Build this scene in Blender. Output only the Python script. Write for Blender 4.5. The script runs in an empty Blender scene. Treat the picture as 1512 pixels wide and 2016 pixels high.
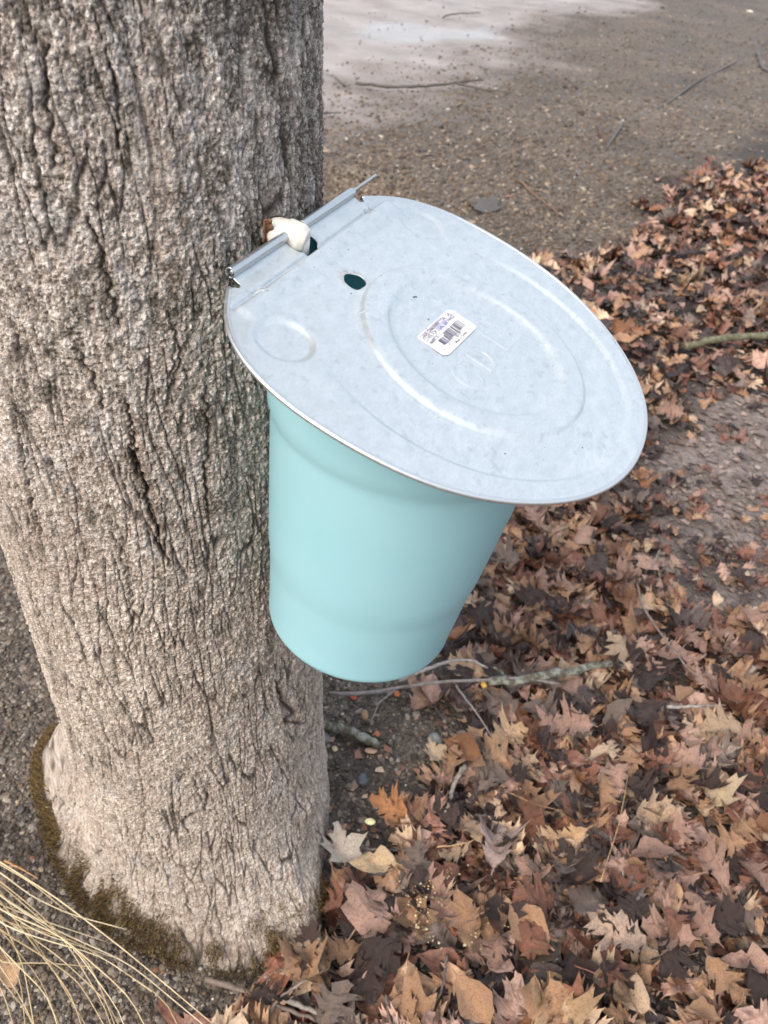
import bpy, math, random
import numpy as np
from mathutils import Matrix, Vector
random.seed(7); RS = np.random.RandomState(11)
H = 0.87                                              # height of the tap hole above the ground
scene = bpy.context.scene

# ------------------------------------------------------------------ camera
W = np.array([[0.9079859385972193, 0.3336801382024431, -0.2534148785666012],
              [0.40686944869972924, -0.5576776943948853, 0.7235004083545381],
              [0.10009389104488424, -0.7600349692899685, -0.6421277586523506]])
CAM = np.array([0.24804383, -0.41949503, 0.18614955 + H])
cd = bpy.data.cameras.new('camera'); cam = bpy.data.objects.new('camera', cd); scene.collection.objects.link(cam)
m = Matrix.Identity(4)
for i in range(3):
    m[i][0] = W[i, 0]; m[i][1] = -W[i, 1]; m[i][2] = -W[i, 2]; m[i][3] = CAM[i]
cam.matrix_world = m
cd.sensor_fit = 'VERTICAL'; cd.sensor_height = 36; cd.sensor_width = 27
cd.lens = 1514.0 / 2016 * 36; cd.clip_start = 0.02; cd.clip_end = 500
cd.dof.use_dof = True; cd.dof.focus_distance = 0.56; cd.dof.aperture_fstop = 13.0
scene.camera = cam

# ------------------------------------------------------------------ light
world = bpy.data.worlds.new('World'); scene.world = world; world.use_nodes = True
nt = world.node_tree; bg = nt.nodes['Background']
sky = nt.nodes.new('ShaderNodeTexSky'); sky.sky_type = 'NISHITA'; sky.sun_disc = False
SUN_AZ = math.radians(252); SUN_EL = math.radians(42)
sky.sun_elevation = SUN_EL; sky.sun_rotation = math.radians(90) - SUN_AZ
sky.air_density = 1.0; sky.dust_density = 6.0; sky.ozone_density = 1.0
cloud = nt.nodes.new('ShaderNodeMix'); cloud.data_type = 'RGBA'; cloud.inputs[0].default_value = 0.5      # even cloud cover over the blue
nt.links.new(sky.outputs[0], cloud.inputs[6]); cloud.inputs[7].default_value = (6.2, 6.6, 7.1, 1)
nt.links.new(cloud.outputs[2], bg.inputs[0]); bg.inputs[1].default_value = 0.13
sd = bpy.data.lights.new('sun', 'SUN'); sd.energy = 1.45; sd.angle = math.radians(34); sd.color = (1.0, 0.95, 0.88)
sun = bpy.data.objects.new('sun', sd); scene.collection.objects.link(sun)
sv = Vector((math.cos(SUN_EL) * math.cos(SUN_AZ), math.cos(SUN_EL) * math.sin(SUN_AZ), math.sin(SUN_EL)))
sun.rotation_euler = sv.to_track_quat('Z', 'Y').to_euler(); sun.location = sv * 5
vs = scene.view_settings; vs.view_transform = 'Standard'; vs.look = 'None'; vs.exposure = 1.0; vs.gamma = 1.0
vs.use_curve_mapping = False

# ------------------------------------------------------------------ helpers
def at(px, py, z=0.0):
    """point of the place seen at a photograph pixel, at height z above the ground"""
    d = W @ np.array([(px - 756) / 1514., (py - 1008) / 1514., 1.0])
    return CAM + d * ((z - CAM[2]) / d[2])
def pix(P):
    q = (np.asarray(P) - CAM) @ W
    return np.stack([q[..., 0] / q[..., 2] * 1514 + 756, q[..., 1] / q[..., 2] * 1514 + 1008], -1)
def hsh(ix, iy, s):
    h = (ix.astype(np.int64) * 374761393 + iy.astype(np.int64) * 668265263 + s * 974634777) & 0xffffffff
    h = ((h ^ (h >> 13)) * 1274126177) & 0xffffffff
    h = ((h ^ (h >> 16)) * 2246822519) & 0xffffffff
    return ((h ^ (h >> 15)) & 0xffffff) / float(0xffffff)
def vn(x, y, s=0):
    ix = np.floor(x); iy = np.floor(y); fx = x - ix; fy = y - iy
    fx = fx * fx * fx * (fx * (fx * 6 - 15) + 10); fy = fy * fy * fy * (fy * (fy * 6 - 15) + 10)
    a = hsh(ix, iy, s); b = hsh(ix + 1, iy, s); c = hsh(ix, iy + 1, s); d = hsh(ix + 1, iy + 1, s)
    return 2 * ((a * (1 - fx) + b * fx) * (1 - fy) + (c * (1 - fx) + d * fx) * fy) - 1
def fbm(x, y, s=0, o=4):
    r = 0; a = 0.5
    for k in range(o):
        r = r + a * vn(x * 2 ** k + 17.3 * k, y * 2 ** k - 9.1 * k, s + k); a *= 0.55
    return r
def voro(x, y, s=0):
    ix = np.floor(x); iy = np.floor(y); f1 = np.full(x.shape, 9.0); f2 = np.full(x.shape, 9.0); idv = np.zeros(x.shape)
    for dx in (-1, 0, 1):
        for dy in (-1, 0, 1):
            cx = ix + dx; cy = iy + dy
            px = cx + hsh(cx, cy, s); py = cy + hsh(cx, cy, s + 5)
            d = np.hypot(px - x, py - y); nb = d < f1
            f2 = np.where(nb, f1, np.minimum(f2, d)); idv = np.where(nb, hsh(cx, cy, s + 9), idv); f1 = np.where(nb, d, f1)
    return f1, f2, idv
def sst(a, b, x):
    t = np.clip((x - a) / (b - a), 0, 1); return t * t * (3 - 2 * t)
def mesh_np(name, V, F, col=None, smooth=True, extra=None):
    """V (n,3), F list of arrays of quads / tris"""
    me = bpy.data.meshes.new(name); V = np.asarray(V, np.float32)
    Fs = F if isinstance(F, (list, tuple)) else [F]; Fs = [np.asarray(f, np.int32) for f in Fs if len(f)]
    li = np.concatenate([f.ravel() for f in Fs]); tot = np.concatenate([np.full(len(f), f.shape[1], np.int32) for f in Fs])
    st = np.concatenate([[0], np.cumsum(tot)[:-1]]).astype(np.int32)
    me.vertices.add(len(V)); me.vertices.foreach_set('co', V.ravel())
    me.loops.add(len(li)); me.loops.foreach_set('vertex_index', li)
    me.polygons.add(len(tot)); me.polygons.foreach_set('loop_start', st); me.polygons.foreach_set('loop_total', tot)
    me.polygons.foreach_set('use_smooth', np.full(len(tot), smooth)); me.update(calc_edges=True)
    if col is not None:
        a = me.attributes.new('Col', 'FLOAT_COLOR', 'POINT'); c = np.ones((len(V), 4), np.float32); c[:, :np.shape(col)[1]] = col
        a.data.foreach_set('color', c.ravel())
    for k, v in (extra or {}).items():
        a = me.attributes.new(k, 'FLOAT', 'POINT'); a.data.foreach_set('value', np.asarray(v, np.float32).ravel())
    return me
def link(name, me, mat=None, parent=None, **p):
    o = bpy.data.objects.new(name, me); scene.collection.objects.link(o)
    if mat is not None and me is not None and not me.materials: me.materials.append(mat)
    if parent is not None: o.parent = parent
    for k, v in p.items(): o[k] = v
    return o
def thing(name, label, cat, mat4=None, **p):
    o = bpy.data.objects.new(name, None); scene.collection.objects.link(o); o.empty_display_size = 0.02
    if mat4 is not None: o.matrix_world = mat4
    o['label'] = label; o['category'] = cat
    for k, v in p.items(): o[k] = v
    return o
def tube(pts, rad, seg=8, cap=True, jit=0.0):
    P = np.asarray(pts, float); n = len(P); rad = np.broadcast_to(np.asarray(rad, float), (n,))
    T = np.gradient(P, axis=0); T /= np.linalg.norm(T, axis=1)[:, None] + 1e-12
    u = np.cross(T[0], [0.3, 0.1, 1.0]); u /= np.linalg.norm(u); V = []
    for i in range(n):
        u = u - T[i] * (u @ T[i]); u /= np.linalg.norm(u); w = np.cross(T[i], u)
        for k in range(seg):
            a = 2 * math.pi * k / seg; rr = rad[i] * (1 + jit * RS.uniform(-1, 1))
            V.append(P[i] + (u * math.cos(a) + w * math.sin(a)) * rr)
    F = [[i * seg + k, i * seg + (k + 1) % seg, (i + 1) * seg + (k + 1) % seg, (i + 1) * seg + k] for i in range(n - 1) for k in range(seg)]
    T3 = []
    if cap:
        V += [P[0], P[-1]]; a = n * seg
        T3 = [[a, (k + 1) % seg, k] for k in range(seg)] + [[a + 1, (n - 1) * seg + k, (n - 1) * seg + (k + 1) % seg] for k in range(seg)]
    return np.array(V), F, T3
def join(parts):
    V = []; Q = []; T = []; o = 0
    for v, q, t in parts:
        V.append(v); Q += [[i + o for i in f] for f in q]; T += [[i + o for i in f] for f in t]; o += len(v)
    return np.concatenate(V), [Q, T]
def smoothline(pts, n=24, wob=0.0):
    P = np.asarray(pts, float); d = np.r_[0, np.cumsum(np.linalg.norm(np.diff(P, axis=0), axis=1))]
    t = np.linspace(0, d[-1], n); Q = np.stack([np.interp(t, d, P[:, k]) for k in range(P.shape[1])], 1)
    for _ in range(max(1, n // 14)):
        Q[1:-1] = (Q[:-2] + 2 * Q[1:-1] + Q[2:]) / 4
    if wob: Q[1:-1] += RS.normal(0, wob, Q[1:-1].shape)
    return Q
def inpoly(x, y, poly):
    r = np.zeros(np.shape(x), bool); n = len(poly)
    for i in range(n):
        x1, y1 = poly[i]; x2, y2 = poly[(i + 1) % n]
        c = ((y1 > y) != (y2 > y)) & (x < (x2 - x1) * (y - y1) / (y2 - y1 + 1e-12) + x1); r ^= c
    return r

# ------------------------------------------------------------------ material builder
class M:
    def __init__(s, name, rough=0.6, col=(0.5, 0.5, 0.5), metal=0.0, spec=0.5):
        s.m = bpy.data.materials.new(name); s.m.use_nodes = True; s.t = s.m.node_tree; s.b = s.t.nodes['Principled BSDF']
        s.b.inputs['Base Color'].default_value = (*col, 1); s.b.inputs['Roughness'].default_value = rough
        s.b.inputs['Metallic'].default_value = metal; s.b.inputs['Specular IOR Level'].default_value = spec
    def n(s, ty, **k):
        o = s.t.nodes.new(ty)
        for a, b in k.items(): setattr(o, a, b)
        return o
    def l(s, a, b): s.t.links.new(a, b)
    def coord(s, scale=(1, 1, 1), obj=True):
        c = s.n('ShaderNodeTexCoord'); mp = s.n('ShaderNodeMapping'); mp.inputs['Scale'].default_value = scale
        s.l(c.outputs['Object' if obj else 'Generated'], mp.inputs[0]); return mp.outputs[0]
    def noise(s, scale, detail=4, rough=0.55, vec=None, dist=0.0):
        o = s.n('ShaderNodeTexNoise'); o.inputs['Scale'].default_value = scale; o.inputs['Detail'].default_value = detail
        o.inputs['Roughness'].default_value = rough; o.inputs['Distortion'].default_value = dist
        s.l(vec if vec is not None else s.coord(), o.inputs[0]); return o.outputs[0]
    def vor(s, scale, vec=None, feat='F1', out='Distance'):
        o = s.n('ShaderNodeTexVoronoi', feature=feat); o.inputs['Scale'].default_value = scale
        s.l(vec if vec is not None else s.coord(), o.inputs[0]); return o.outputs[out]
    def ramp(s, fac, stops):
        o = s.n('ShaderNodeValToRGB'); e = o.color_ramp.elements
        while len(e) < len(stops): e.new(0.5)
        for k, (p, c) in enumerate(stops):
            e[k].position = p; e[k].color = (*c, 1) if hasattr(c, '__len__') else (c, c, c, 1)
        s.l(fac, o.inputs[0]); return o.outputs[0]
    def mix(s, fac, a, b, mode='MIX'):
        o = s.n('ShaderNodeMix', data_type='RGBA', blend_type=mode)
        for k, v in ((0, fac), (6, a), (7, b)):
            if hasattr(v, 'is_linked') or hasattr(v, 'links'): s.l(v, o.inputs[k])
            else: o.inputs[k].default_value = v if k == 0 else ((*v, 1) if len(v) == 3 else v)
        return o.outputs[2]
    def math(s, op, a, b=0.0, clamp=False):
        o = s.n('ShaderNodeMath', operation=op, use_clamp=clamp)
        for k, v in ((0, a), (1, b)):
            if hasattr(v, 'links'): s.l(v, o.inputs[k])
            else: o.inputs[k].default_value = v
        return o.outputs[0]
    def attr(s, name, out='Color'):
        o = s.n('ShaderNodeAttribute', attribute_name=name); return o.outputs[out]
    def col(s, sock): s.l(sock, s.b.inputs['Base Color'])
    def rough(s, sock): s.l(sock, s.b.inputs['Roughness'])
    def bump(s, hsock, strength=0.5, dist=0.001, prev=None):
        o = s.n('ShaderNodeBump'); o.inputs['Strength'].default_value = strength; o.inputs['Distance'].default_value = dist
        s.l(hsock, o.inputs['Height'])
        if prev is not None: s.l(prev, o.inputs['Normal'])
        s.l(o.outputs[0], s.b.inputs['Normal']); return o.outputs[0]

# ------------------------------------------------------------------ ground
LEAFZONE_PX = [(400, 1925), (560, 1900), (650, 1830), (660, 1740), (680, 1650), (730, 1590), (800, 1520), (870, 1450), (850, 1370), (880, 1230),
               (900, 1100), (960, 900), (960, 620), (1050, 500), (1120, 500), (1190, 490), (1260, 430), (1340, 345), (1420, 320), (1460, 285), (1530, 255), (1900, 60),
               (2600, 900), (2400, 2600), (900, 2700), (500, 2300), (560, 2016), (480, 1970)]
LZ = [tuple(at(*p)[:2]) for p in LEAFZONE_PX]
MUD_PX = [(1300, 840), (1400, 780), (1560, 760), (1800, 800), (1800, 1180), (1500, 1170), (1400, 1190), (1330, 1090), (1300, 960)]
MZ = [tuple(at(*p)[:2]) for p in MUD_PX]
PATH_PX = [(-900, 330), (300, 290), (640, 225), (760, 190), (860, 140), (1000, 95), (1130, 55), (1300, 5), (1500, -60), (1500, -95), (0, 20), (-1200, 150)]
PZ = [tuple(at(*p)[:2]) for p in PATH_PX]
def soft(x, y, poly, w, s):
    ox = fbm(x / w * 0.7, y / w * 0.7, s, 4) * w * 1.6; oy = fbm(x / w * 0.7 + 31, y / w * 0.7 + 5, s + 20, 4) * w * 1.6
    r = 0
    for a in range(8):
        dx, dy = math.cos(a * 0.785) * w * 0.5, math.sin(a * 0.785) * w * 0.5
        r = r + inpoly(x + ox + dx, y + oy + dy, poly)
    return r / 8.0
def ground_z(x, y):
    z = 0.022 * vn(x / 0.9, y / 0.9, 3) * sst(0.3, 1.2, np.hypot(x, y)) + 0.006 * vn(x / 0.22, y / 0.22, 4)
    z = z + 0.35 * vn(x / 9.0, y / 9.0, 8) * sst(6, 20, np.hypot(x, y))
    hp = at(672, 362); z = z - 0.17 * np.exp(-(((x - hp[0]) / 0.24) ** 2 + ((y - hp[1]) / 0.17) ** 2) ** 1.6)
    return z
NG = 420
g = np.sinh(np.linspace(-1, 1, NG) * 6.6); g = g / g[-1] * 160
gx, gy = np.meshgrid(g + 0.3, g + 0.9, indexing='ij'); X = gx.ravel(); Y = gy.ravel()
Z = ground_z(X, Y) + 0.0025 * fbm(X / 0.02, Y / 0.02, 6, 3) * np.exp(-np.hypot(X, Y) / 3)
ii = np.arange(NG * NG).reshape(NG, NG)
F = np.stack([ii[:-1, :-1].ravel(), ii[1:, :-1].ravel(), ii[1:, 1:].ravel(), ii[:-1, 1:].ravel()], 1)
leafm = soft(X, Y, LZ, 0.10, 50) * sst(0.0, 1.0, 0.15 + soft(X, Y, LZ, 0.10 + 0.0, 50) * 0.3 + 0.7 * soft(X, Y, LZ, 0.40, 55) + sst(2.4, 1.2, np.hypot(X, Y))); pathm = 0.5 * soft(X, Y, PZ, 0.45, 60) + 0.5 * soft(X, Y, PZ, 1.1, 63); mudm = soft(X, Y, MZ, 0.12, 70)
pd = at(835, 62); pud = np.exp(-(((X - pd[0]) / 0.75) ** 2 + ((Y - pd[1]) / 0.9) ** 2) * 1.3) + 0.7 * fbm(X / 0.35, Y / 0.9, 81, 3) * 1.2
pud = sst(0.45, 0.75, pud) * pathm
gm = mesh_np('ground', np.stack([X, Y, Z], 1), F, None, True, dict(leafm=leafm, pathm=pathm, mudm=mudm, pud=pud))
mg = M('ground_earth', 0.8)
c = mg.coord()
v1 = mg.vor(150, c, 'F1', 'Color'); v2 = mg.vor(62, c, 'F1', 'Color'); d1 = mg.vor(150, c); d2 = mg.vor(62, c)
sep1 = mg.n('ShaderNodeSeparateColor'); mg.l(v1, sep1.inputs[0]); sep2 = mg.n('ShaderNodeSeparateColor'); mg.l(v2, sep2.inputs[0])
grav = mg.ramp(sep1.outputs[0], [(0.0, (0.040, 0.032, 0.026)), (0.45, (0.115, 0.090, 0.070)), (0.85, (0.19, 0.155, 0.125)), (1.0, (0.36, 0.32, 0.28))])
gravb = mg.ramp(sep2.outputs[1], [(0.0, (0.05, 0.04, 0.032)), (0.6, (0.14, 0.112, 0.088)), (1.0, (0.25, 0.21, 0.18))])
grav = mg.mix(0.4, grav, gravb)
big = mg.noise(1.3, 5, 0.6, c); grav = mg.mix(1.0, grav, mg.ramp(big, [(0.3, (0.50, 0.50, 0.50)), (0.7, (0.98, 0.92, 0.86))]), 'MULTIPLY')
sand = mg.ramp(mg.noise(2.2, 7, 0.62, c), [(0.3, (0.19, 0.155, 0.13)), (0.5, (0.27, 0.225, 0.20)), (0.7, (0.36, 0.31, 0.285))])
sand = mg.mix(mg.ramp(mg.noise(55, 3, 0.6, c), [(0.45, 0.0), (0.75, 0.45)]), sand, (0.16, 0.13, 0.11))
mud = mg.ramp(mg.noise(16, 8, 0.7, c), [(0.3, (0.09, 0.068, 0.057)), (0.5, (0.19, 0.15, 0.13)), (0.68, (0.30, 0.25, 0.225))])
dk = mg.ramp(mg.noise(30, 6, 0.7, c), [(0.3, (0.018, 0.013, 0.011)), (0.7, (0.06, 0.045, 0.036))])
pf = mg.attr('pathm', 'Fac')
pf2 = mg.ramp(mg.math('ADD', pf, mg.math('MULTIPLY', mg.math('SUBTRACT', mg.noise(3.5, 7, 0.7, c), 0.5), 0.9)), [(0.2, 0.0), (1.0, 1.0)])
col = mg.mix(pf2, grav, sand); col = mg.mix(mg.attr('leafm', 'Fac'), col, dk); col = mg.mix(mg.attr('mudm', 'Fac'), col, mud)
pu = mg.attr('pud', 'Fac'); col = mg.mix(mg.math('MULTIPLY', pu, 0.35), col, (0.16, 0.13, 0.11)); mg.col(col)
rg = mg.mix(pu, mg.mix(pf2, (0.75, 0.75, 0.75), (0.42, 0.42, 0.42)), (0.06, 0.06, 0.06)); mg.rough(rg)
inv = mg.math('SUBTRACT', 1.0, mg.math('MAXIMUM', pf2, pu))
hb = mg.math('ADD', mg.math('MULTIPLY', d1, -0.6), mg.math('MULTIPLY', d2, -1.0))
hb = mg.math('ADD', mg.math('MULTIPLY', hb, inv), mg.math('MULTIPLY', mg.noise(40, 5, 0.6, c), 0.25))
mg.bump(hb, 0.8, 0.008)
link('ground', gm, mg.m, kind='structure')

# ------------------------------------------------------------------ sap tree
AX = np.array([-0.1427, 0.0311]); LEAN = np.array([-0.0364, -0.0163])
def taxis(h): zr = h - H; return AX[0] + LEAN[0] * zr, AX[1] + LEAN[1] * zr
TB = [(-180, .285), (-169, .274), (-158, .25), (-150, .230), (-135, .212), (-119, .199), (-103, .193), (-79, .196), (-60, .209), (-48, .223), (-35, .228), (-22, .234), (-13, .208),
      (-4, .182), (10, .168), (40, .168), (80, .20), (120, .22), (150, .25), (180, .285)]
def trad(h, th):
    zr = h - H; R = 0.1461 - 0.0087 * zr
    deg = np.degrees(th); rb = np.interp(deg, [a for a, _ in TB], [b for _, b in TB])
    Lf = np.interp(deg, [-180, -150, -125, -100, -50, -20, 0, 60, 180], [.16, .13, .075, .05, .065, .075, .10, .12, .16])
    return R + (rb - 0.154) * np.exp(-(np.maximum(h, 0) / Lf) ** 1.15) * 1.0
def trunk_hit(px, py):
    d = W @ np.array([(px - 756) / 1514., (py - 1008) / 1514., 1.0]); t = 0.3
    for _ in range(4000):
        P = CAM + d * t; a = taxis(P[2]); v = P[:2] - np.array(a); th = math.atan2(v[1], v[0])
        if np.hypot(*v) < trad(P[2], th): break
        t += 0.0006
    return th, P[2]
dense = np.radians(np.linspace(-150, 42, 560)); back = np.radians(np.linspace(42, 210, 60))[1:-1]
TH = np.concatenate([dense, back]); nt_ = len(TH)
TH = np.where(TH > math.pi, TH - 2 * math.pi, TH)
za = np.linspace(-0.03, 0.30, 270)[:-1]; zb = np.linspace(0.30, 0.70, 360)[:-1]; zc = np.linspace(0.70, H + 0.24, 420)[:-1]; zt = np.linspace(H + 0.24, 4.5, 60)
ZZ = np.concatenate([za, zb, zc, zt]); nz = len(ZZ)
th2, z2 = np.meshgrid(TH, ZZ, indexing='xy'); th = th2.ravel(); zz = z2.ravel()
u = th * 150.0; v = zz * 1000.0                           # surface coordinates in mm
low = sst(0.28, 0.0, zz); up = sst(0.45, 1.0, zz)
wu = u + 8 * vn(u / 45, v / 130, 1) + 2.2 * vn(u / 16, v / 42, 2) + 0.9 * vn(u / 5, v / 9, 3)
f1, f2, cid = voro(wu / 9.0, (v + 14 * vn(u / 18, v / 60, 4)) / 110.0, 10); e1 = f2 - f1
f1d, f2d, cidd = voro((u + 0.8 * vn(u / 2, v / 2, 17)) / 1.6, (v + 0.8 * vn(u / 2 + 7, v / 2, 18)) / 2.5, 37); e4 = f2d - f1d
f1b, f2b, cidb = voro(wu / 4.6 + 3, (v + 3 * vn(u / 6, v / 9, 5)) / 13.0, 20); e2 = f2b - f1b
f1c, f2c, cidc = voro((u + 1.1 * vn(u / 4, v / 5, 7)) / 2.8, (v + 1.6 * vn(u / 4 + 7, v / 4, 8)) / 4.8, 30); e3 = f2c - f1c
pres = 0.35 + 0.65 * sst(-0.35, 0.2, vn(u / 20, v / 60, 12) + 0.2)
crack = (1 - sst(0.0, 0.14, e1)) * pres
sc2 = (1 - sst(0.0, 0.16, e2)) * sst(-0.3, 0.3, vn(u / 12, v / 25, 14) + 0.1)
gr = 1 - sst(0.0, 0.42, e3)
swell = vn(wu / 15, v / 170, 15)
groove = np.clip(-swell - 0.15, 0, 1)
hgt = (-2.0 * crack - 0.7 * sc2 - 0.75 * gr + 1.0 * np.sign(cidc - 0.4) * np.abs(cidc - 0.4) ** 0.6 + 0.8 * (cidd - 0.5) - 0.35 * (1 - sst(0, 0.4, e4)) + 0.45 * (cidb - 0.5) + 0.5 * (cid - 0.5) + 0.5 * swell - 0.5 * groove
       + 0.7 * fbm(u / 4, v / 6, 16, 3) + 0.5 * vn(u / 1.5, v / 1.6, 18) + 1.5 * vn(u / 60, v / 260, 19))
hgt *= (1 - 0.25 * low)
wet = np.zeros(len(u)); dcr = np.maximum(crack * 0.9, np.maximum(sc2 * 0.45, gr * (0.25 + 0.5 * sst(0.42, 0.75, vn(u / 7, v / 12, 61) * 0.5 + 0.5)) * (0.5 + 0.5 * up))); brn = np.zeros(len(u)); moss = np.zeros(len(u))  # fissures' own dark brown; grain crevices darkened as well to paint in relief shade
def line(pxs, wid, dep, brown=0.0, dark=1.0, wob=1.5, seed=0):
    global hgt, dcr, brn
    P = [trunk_hit(*p) for p in pxs]; P = np.array([[a * 150, b * 1000] for a, b in P]); best = np.full(len(u), 1e9); tt = np.zeros(len(u)); L = 0
    uu = u + wob * vn(v / 7, v / 7 + 3, 90 + seed) + 0.6 * wob * vn(v / 2.5, v / 3, 91 + seed)
    for i in range(len(P) - 1):
        a, b = P[i], P[i + 1]; d = b - a; t = np.clip(((uu - a[0]) * d[0] + (v - a[1]) * d[1]) / (d @ d), 0, 1)
        D = np.hypot(uu - a[0] - d[0] * t, v - a[1] - d[1] * t); k = D < best; best = np.where(k, D, best); tt = np.where(k, (i + t) / (len(P) - 1), tt)
    w = wid * (0.25 + 0.75 * np.sin(np.pi * np.clip(tt * 0.94 + 0.03, 0, 1)) ** 0.6)
    k = np.exp(-(best / w) ** 2.5); hgt = hgt - dep * k; dcr = np.maximum(dcr, dark * k); brn = np.maximum(brn, brown * np.exp(-(best / (w * 2.8)) ** 2))
line([(250, 800), (258, 850), (262, 880), (270, 925), (285, 960), (296, 1010), (305, 1050), (325, 1090), (330, 1115)], 1.25, 6, 0.9, 1.0, 2.6, 1)
line([(258, 885), (268, 922), (276, 940)], 2.3, 7, 0.9, 1.0, 2.0, 2)
line([(90, 1240), (98, 1300), (108, 1370), (135, 1430), (145, 1490), (150, 1540), (180, 1600)], 3.2, 5, 0.3, 0.95, 2, 3)
line([(545, 1345), (560, 1385), (580, 1405), (560, 1420), (600, 1425)], 3.2, 4, 0.5, 0.9, 2, 4)
line([(150, 690), (185, 760), (205, 810)], 1.5, 3, 0.3, 0.9, 2, 5); line([(225, 130), (232, 210), (238, 300)], 1.4, 3, 0.1, 0.9, 2, 6)
line([(380, 1530), (395, 1570), (405, 1600), (412, 1540)], 1.3, 2.5, 0.1, 0.8, 2, 7); line([(360, 1740), (372, 1790), (385, 1800)], 1.8, 2.5, 0.1, 0.8, 2, 8)
line([(170, 430), (215, 560), (235, 640)], 1.6, 3, 0.4, 0.9, 2, 9); line([(330, 620), (355, 700), (335, 800), (345, 640)], 1.2, 2.5, 0.2, 0.8, 2, 10)
line([(90, 90), (95, 200), (105, 330)], 1.6, 3.2, 0.1, 0.9, 2, 11); line([(405, 760), (410, 850), (402, 950), (410, 1040)], 1.4, 2.6, 0.5, 0.9, 2, 12)
line([(215, 1030), (255, 1150), (258, 1290)], 1.3, 2.4, 0.2, 0.8, 2, 13); line([(20, 800), (50, 950), (85, 1080)], 1.6, 3, 0.2, 0.9, 2, 14)
line([(270, 1480), (285, 1600), (275, 1690)], 1.3, 2.2, 0.1, 0.7, 2, 15); line([(330, 1640), (345, 1700), (420, 1740), (405, 1830)], 1.3, 2.2, 0.1, 0.7, 2, 16)
# smooth brownish strip on the upper trunk
hgt0 = hgt.copy(); d0 = dcr.copy(); b0 = brn.copy()
line([(296, -20), (302, 120), (300, 240), (312, 330), (325, 420), (335, 560)], 4.5, 3.0, 0.45, 0.0, 2, 20)
strip = np.clip(brn - b0, 0, 1); hgt = hgt0 * (1 - 0.7 * strip) - 2.0 * strip; dcr = d0 * (1 - 0.7 * strip)
# wet dark patch round the tap hole
tu, tv = trunk_hit(528, 462); dd = np.hypot(u - tu * 150, (v - tv * 1000) * 0.8)
hgt -= 3 * np.exp(-(dd / 8) ** 4); wet = np.maximum(wet, np.exp(-((np.hypot((u - tu * 150 + 3), (v - tv * 1000 + 22) / 2.6) / 13) ** 2)) * 0.8)
wet = np.maximum(wet, 0.6 * np.exp(-((np.hypot((u - tu * 150 - 2), (v - tv * 1000 - 18) / 2) / 8) ** 2)))
# bulges of the root flare
for (px, py, r, a) in [(635, 1580, 22, 9), (640, 1800, 24, 7), (110, 1470, 24, 7), (130, 1600, 26, 6), (180, 1560, 10, -4), (590, 1400, 16, 4)]:
    a_, b_ = trunk_hit(px if px < 620 else 606, py); hgt += a * np.exp(-((u - a_ * 150) ** 2 + (v - b_ * 1000) ** 2) / r ** 2)
hgt += low * (3.5 * vn(u / 34, v / 40, 33) + 1.5 * vn(u / 14, v / 16, 34))
detail = sst(H + 0.6, H + 0.2, zz); hgt = hgt * (0.3 + 0.7 * detail)
a0, a1 = taxis(zz); R = trad(zz, th) + hgt / 1000.0
TV = np.stack([a0 + R * np.cos(th), a1 + R * np.sin(th), zz], 1)
ii = np.arange(nz * nt_).reshape(nz, nt_); i2 = np.roll(ii, -1, axis=1)
F = np.stack([ii[:-1].ravel(), i2[:-1].ravel(), i2[1:].ravel(), ii[1:].ravel()], 1)
side = sst(-0.9, 0.35, th) * (th < 2)                    # side towards the bucket: darker grey green bark, its shade painted in too
lich = sst(0.25, 0.6, fbm(u / 16, v / 34, 40, 4) + 0.25 * up)
dark = sst(0.05, 0.45, fbm(u / 13, v / 26, 44, 5) + 0.16 * up + 0.42 * side * sst(0.3, 0.75, zz) - 0.25 * low - 0.16)
tm = mesh_np('trunk', TV, F, None, True, dict(hgt=np.clip(hgt / 6 + 0.55, 0, 1), dcr=np.clip(dcr, 0, 1), brn=np.clip(brn, 0, 1), wet=wet, lich=lich, dark=dark, low=low,
             soil=np.exp(-np.maximum(zz, 0) / 0.028) * (0.8 + 0.4 * vn(u / 9, v / 9, 66)), cell=np.clip(0.5 + 1.15 * (cidc * 0.45 + cidd * 0.40 + cidb * 0.15 - 0.47 + 0.25 * fbm(u / 3, v / 4, 77, 2)), 0, 1), up=up))
mb = M('maple_bark', 0.85, spec=0.3); c = mb.coord()
warm = mb.ramp(mb.attr('cell', 'Fac'), [(0.08, (0.25, 0.19, 0.14)), (0.4, (0.49, 0.405, 0.335)), (0.62, (0.57, 0.485, 0.41)), (0.85, (0.70, 0.615, 0.53))])
cool = mb.ramp(mb.attr('cell', 'Fac'), [(0.10, (0.19, 0.155, 0.125)), (0.32, (0.45, 0.385, 0.335)), (0.58, (0.60, 0.525, 0.47)), (0.85, (0.80, 0.74, 0.68))])
col = mb.mix(mb.attr('up', 'Fac'), warm, cool)
col = mb.mix(1.0, col, mb.ramp(mb.noise(900, 3, 0.7, c), [(0.38, (0.62, 0.61, 0.60)), (0.62, (1.25, 1.25, 1.25))]), 'MULTIPLY')
col = mb.mix(1.0, col, mb.ramp(mb.noise(22, 5, 0.6, mb.coord((1, 1, 0.3))), [(0.35, (0.82, 0.80, 0.80)), (0.65, (1.08, 1.09, 1.1))]), 'MULTIPLY')
dk1 = mb.ramp(mb.noise(420, 4, 0.7, c), [(0.42, 0.95), (0.60, 0.15)])
col = mb.mix(mb.math('MULTIPLY', mb.attr('dark', 'Fac'), dk1), col, (0.10, 0.09, 0.07))
lc1 = mb.ramp(mb.noise(500, 3, 0.6, c), [(0.45, 0.0), (0.58, 0.75)])
col = mb.mix(mb.math('MULTIPLY', mb.attr('lich', 'Fac'), lc1), col, (0.50, 0.49, 0.49))
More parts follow.
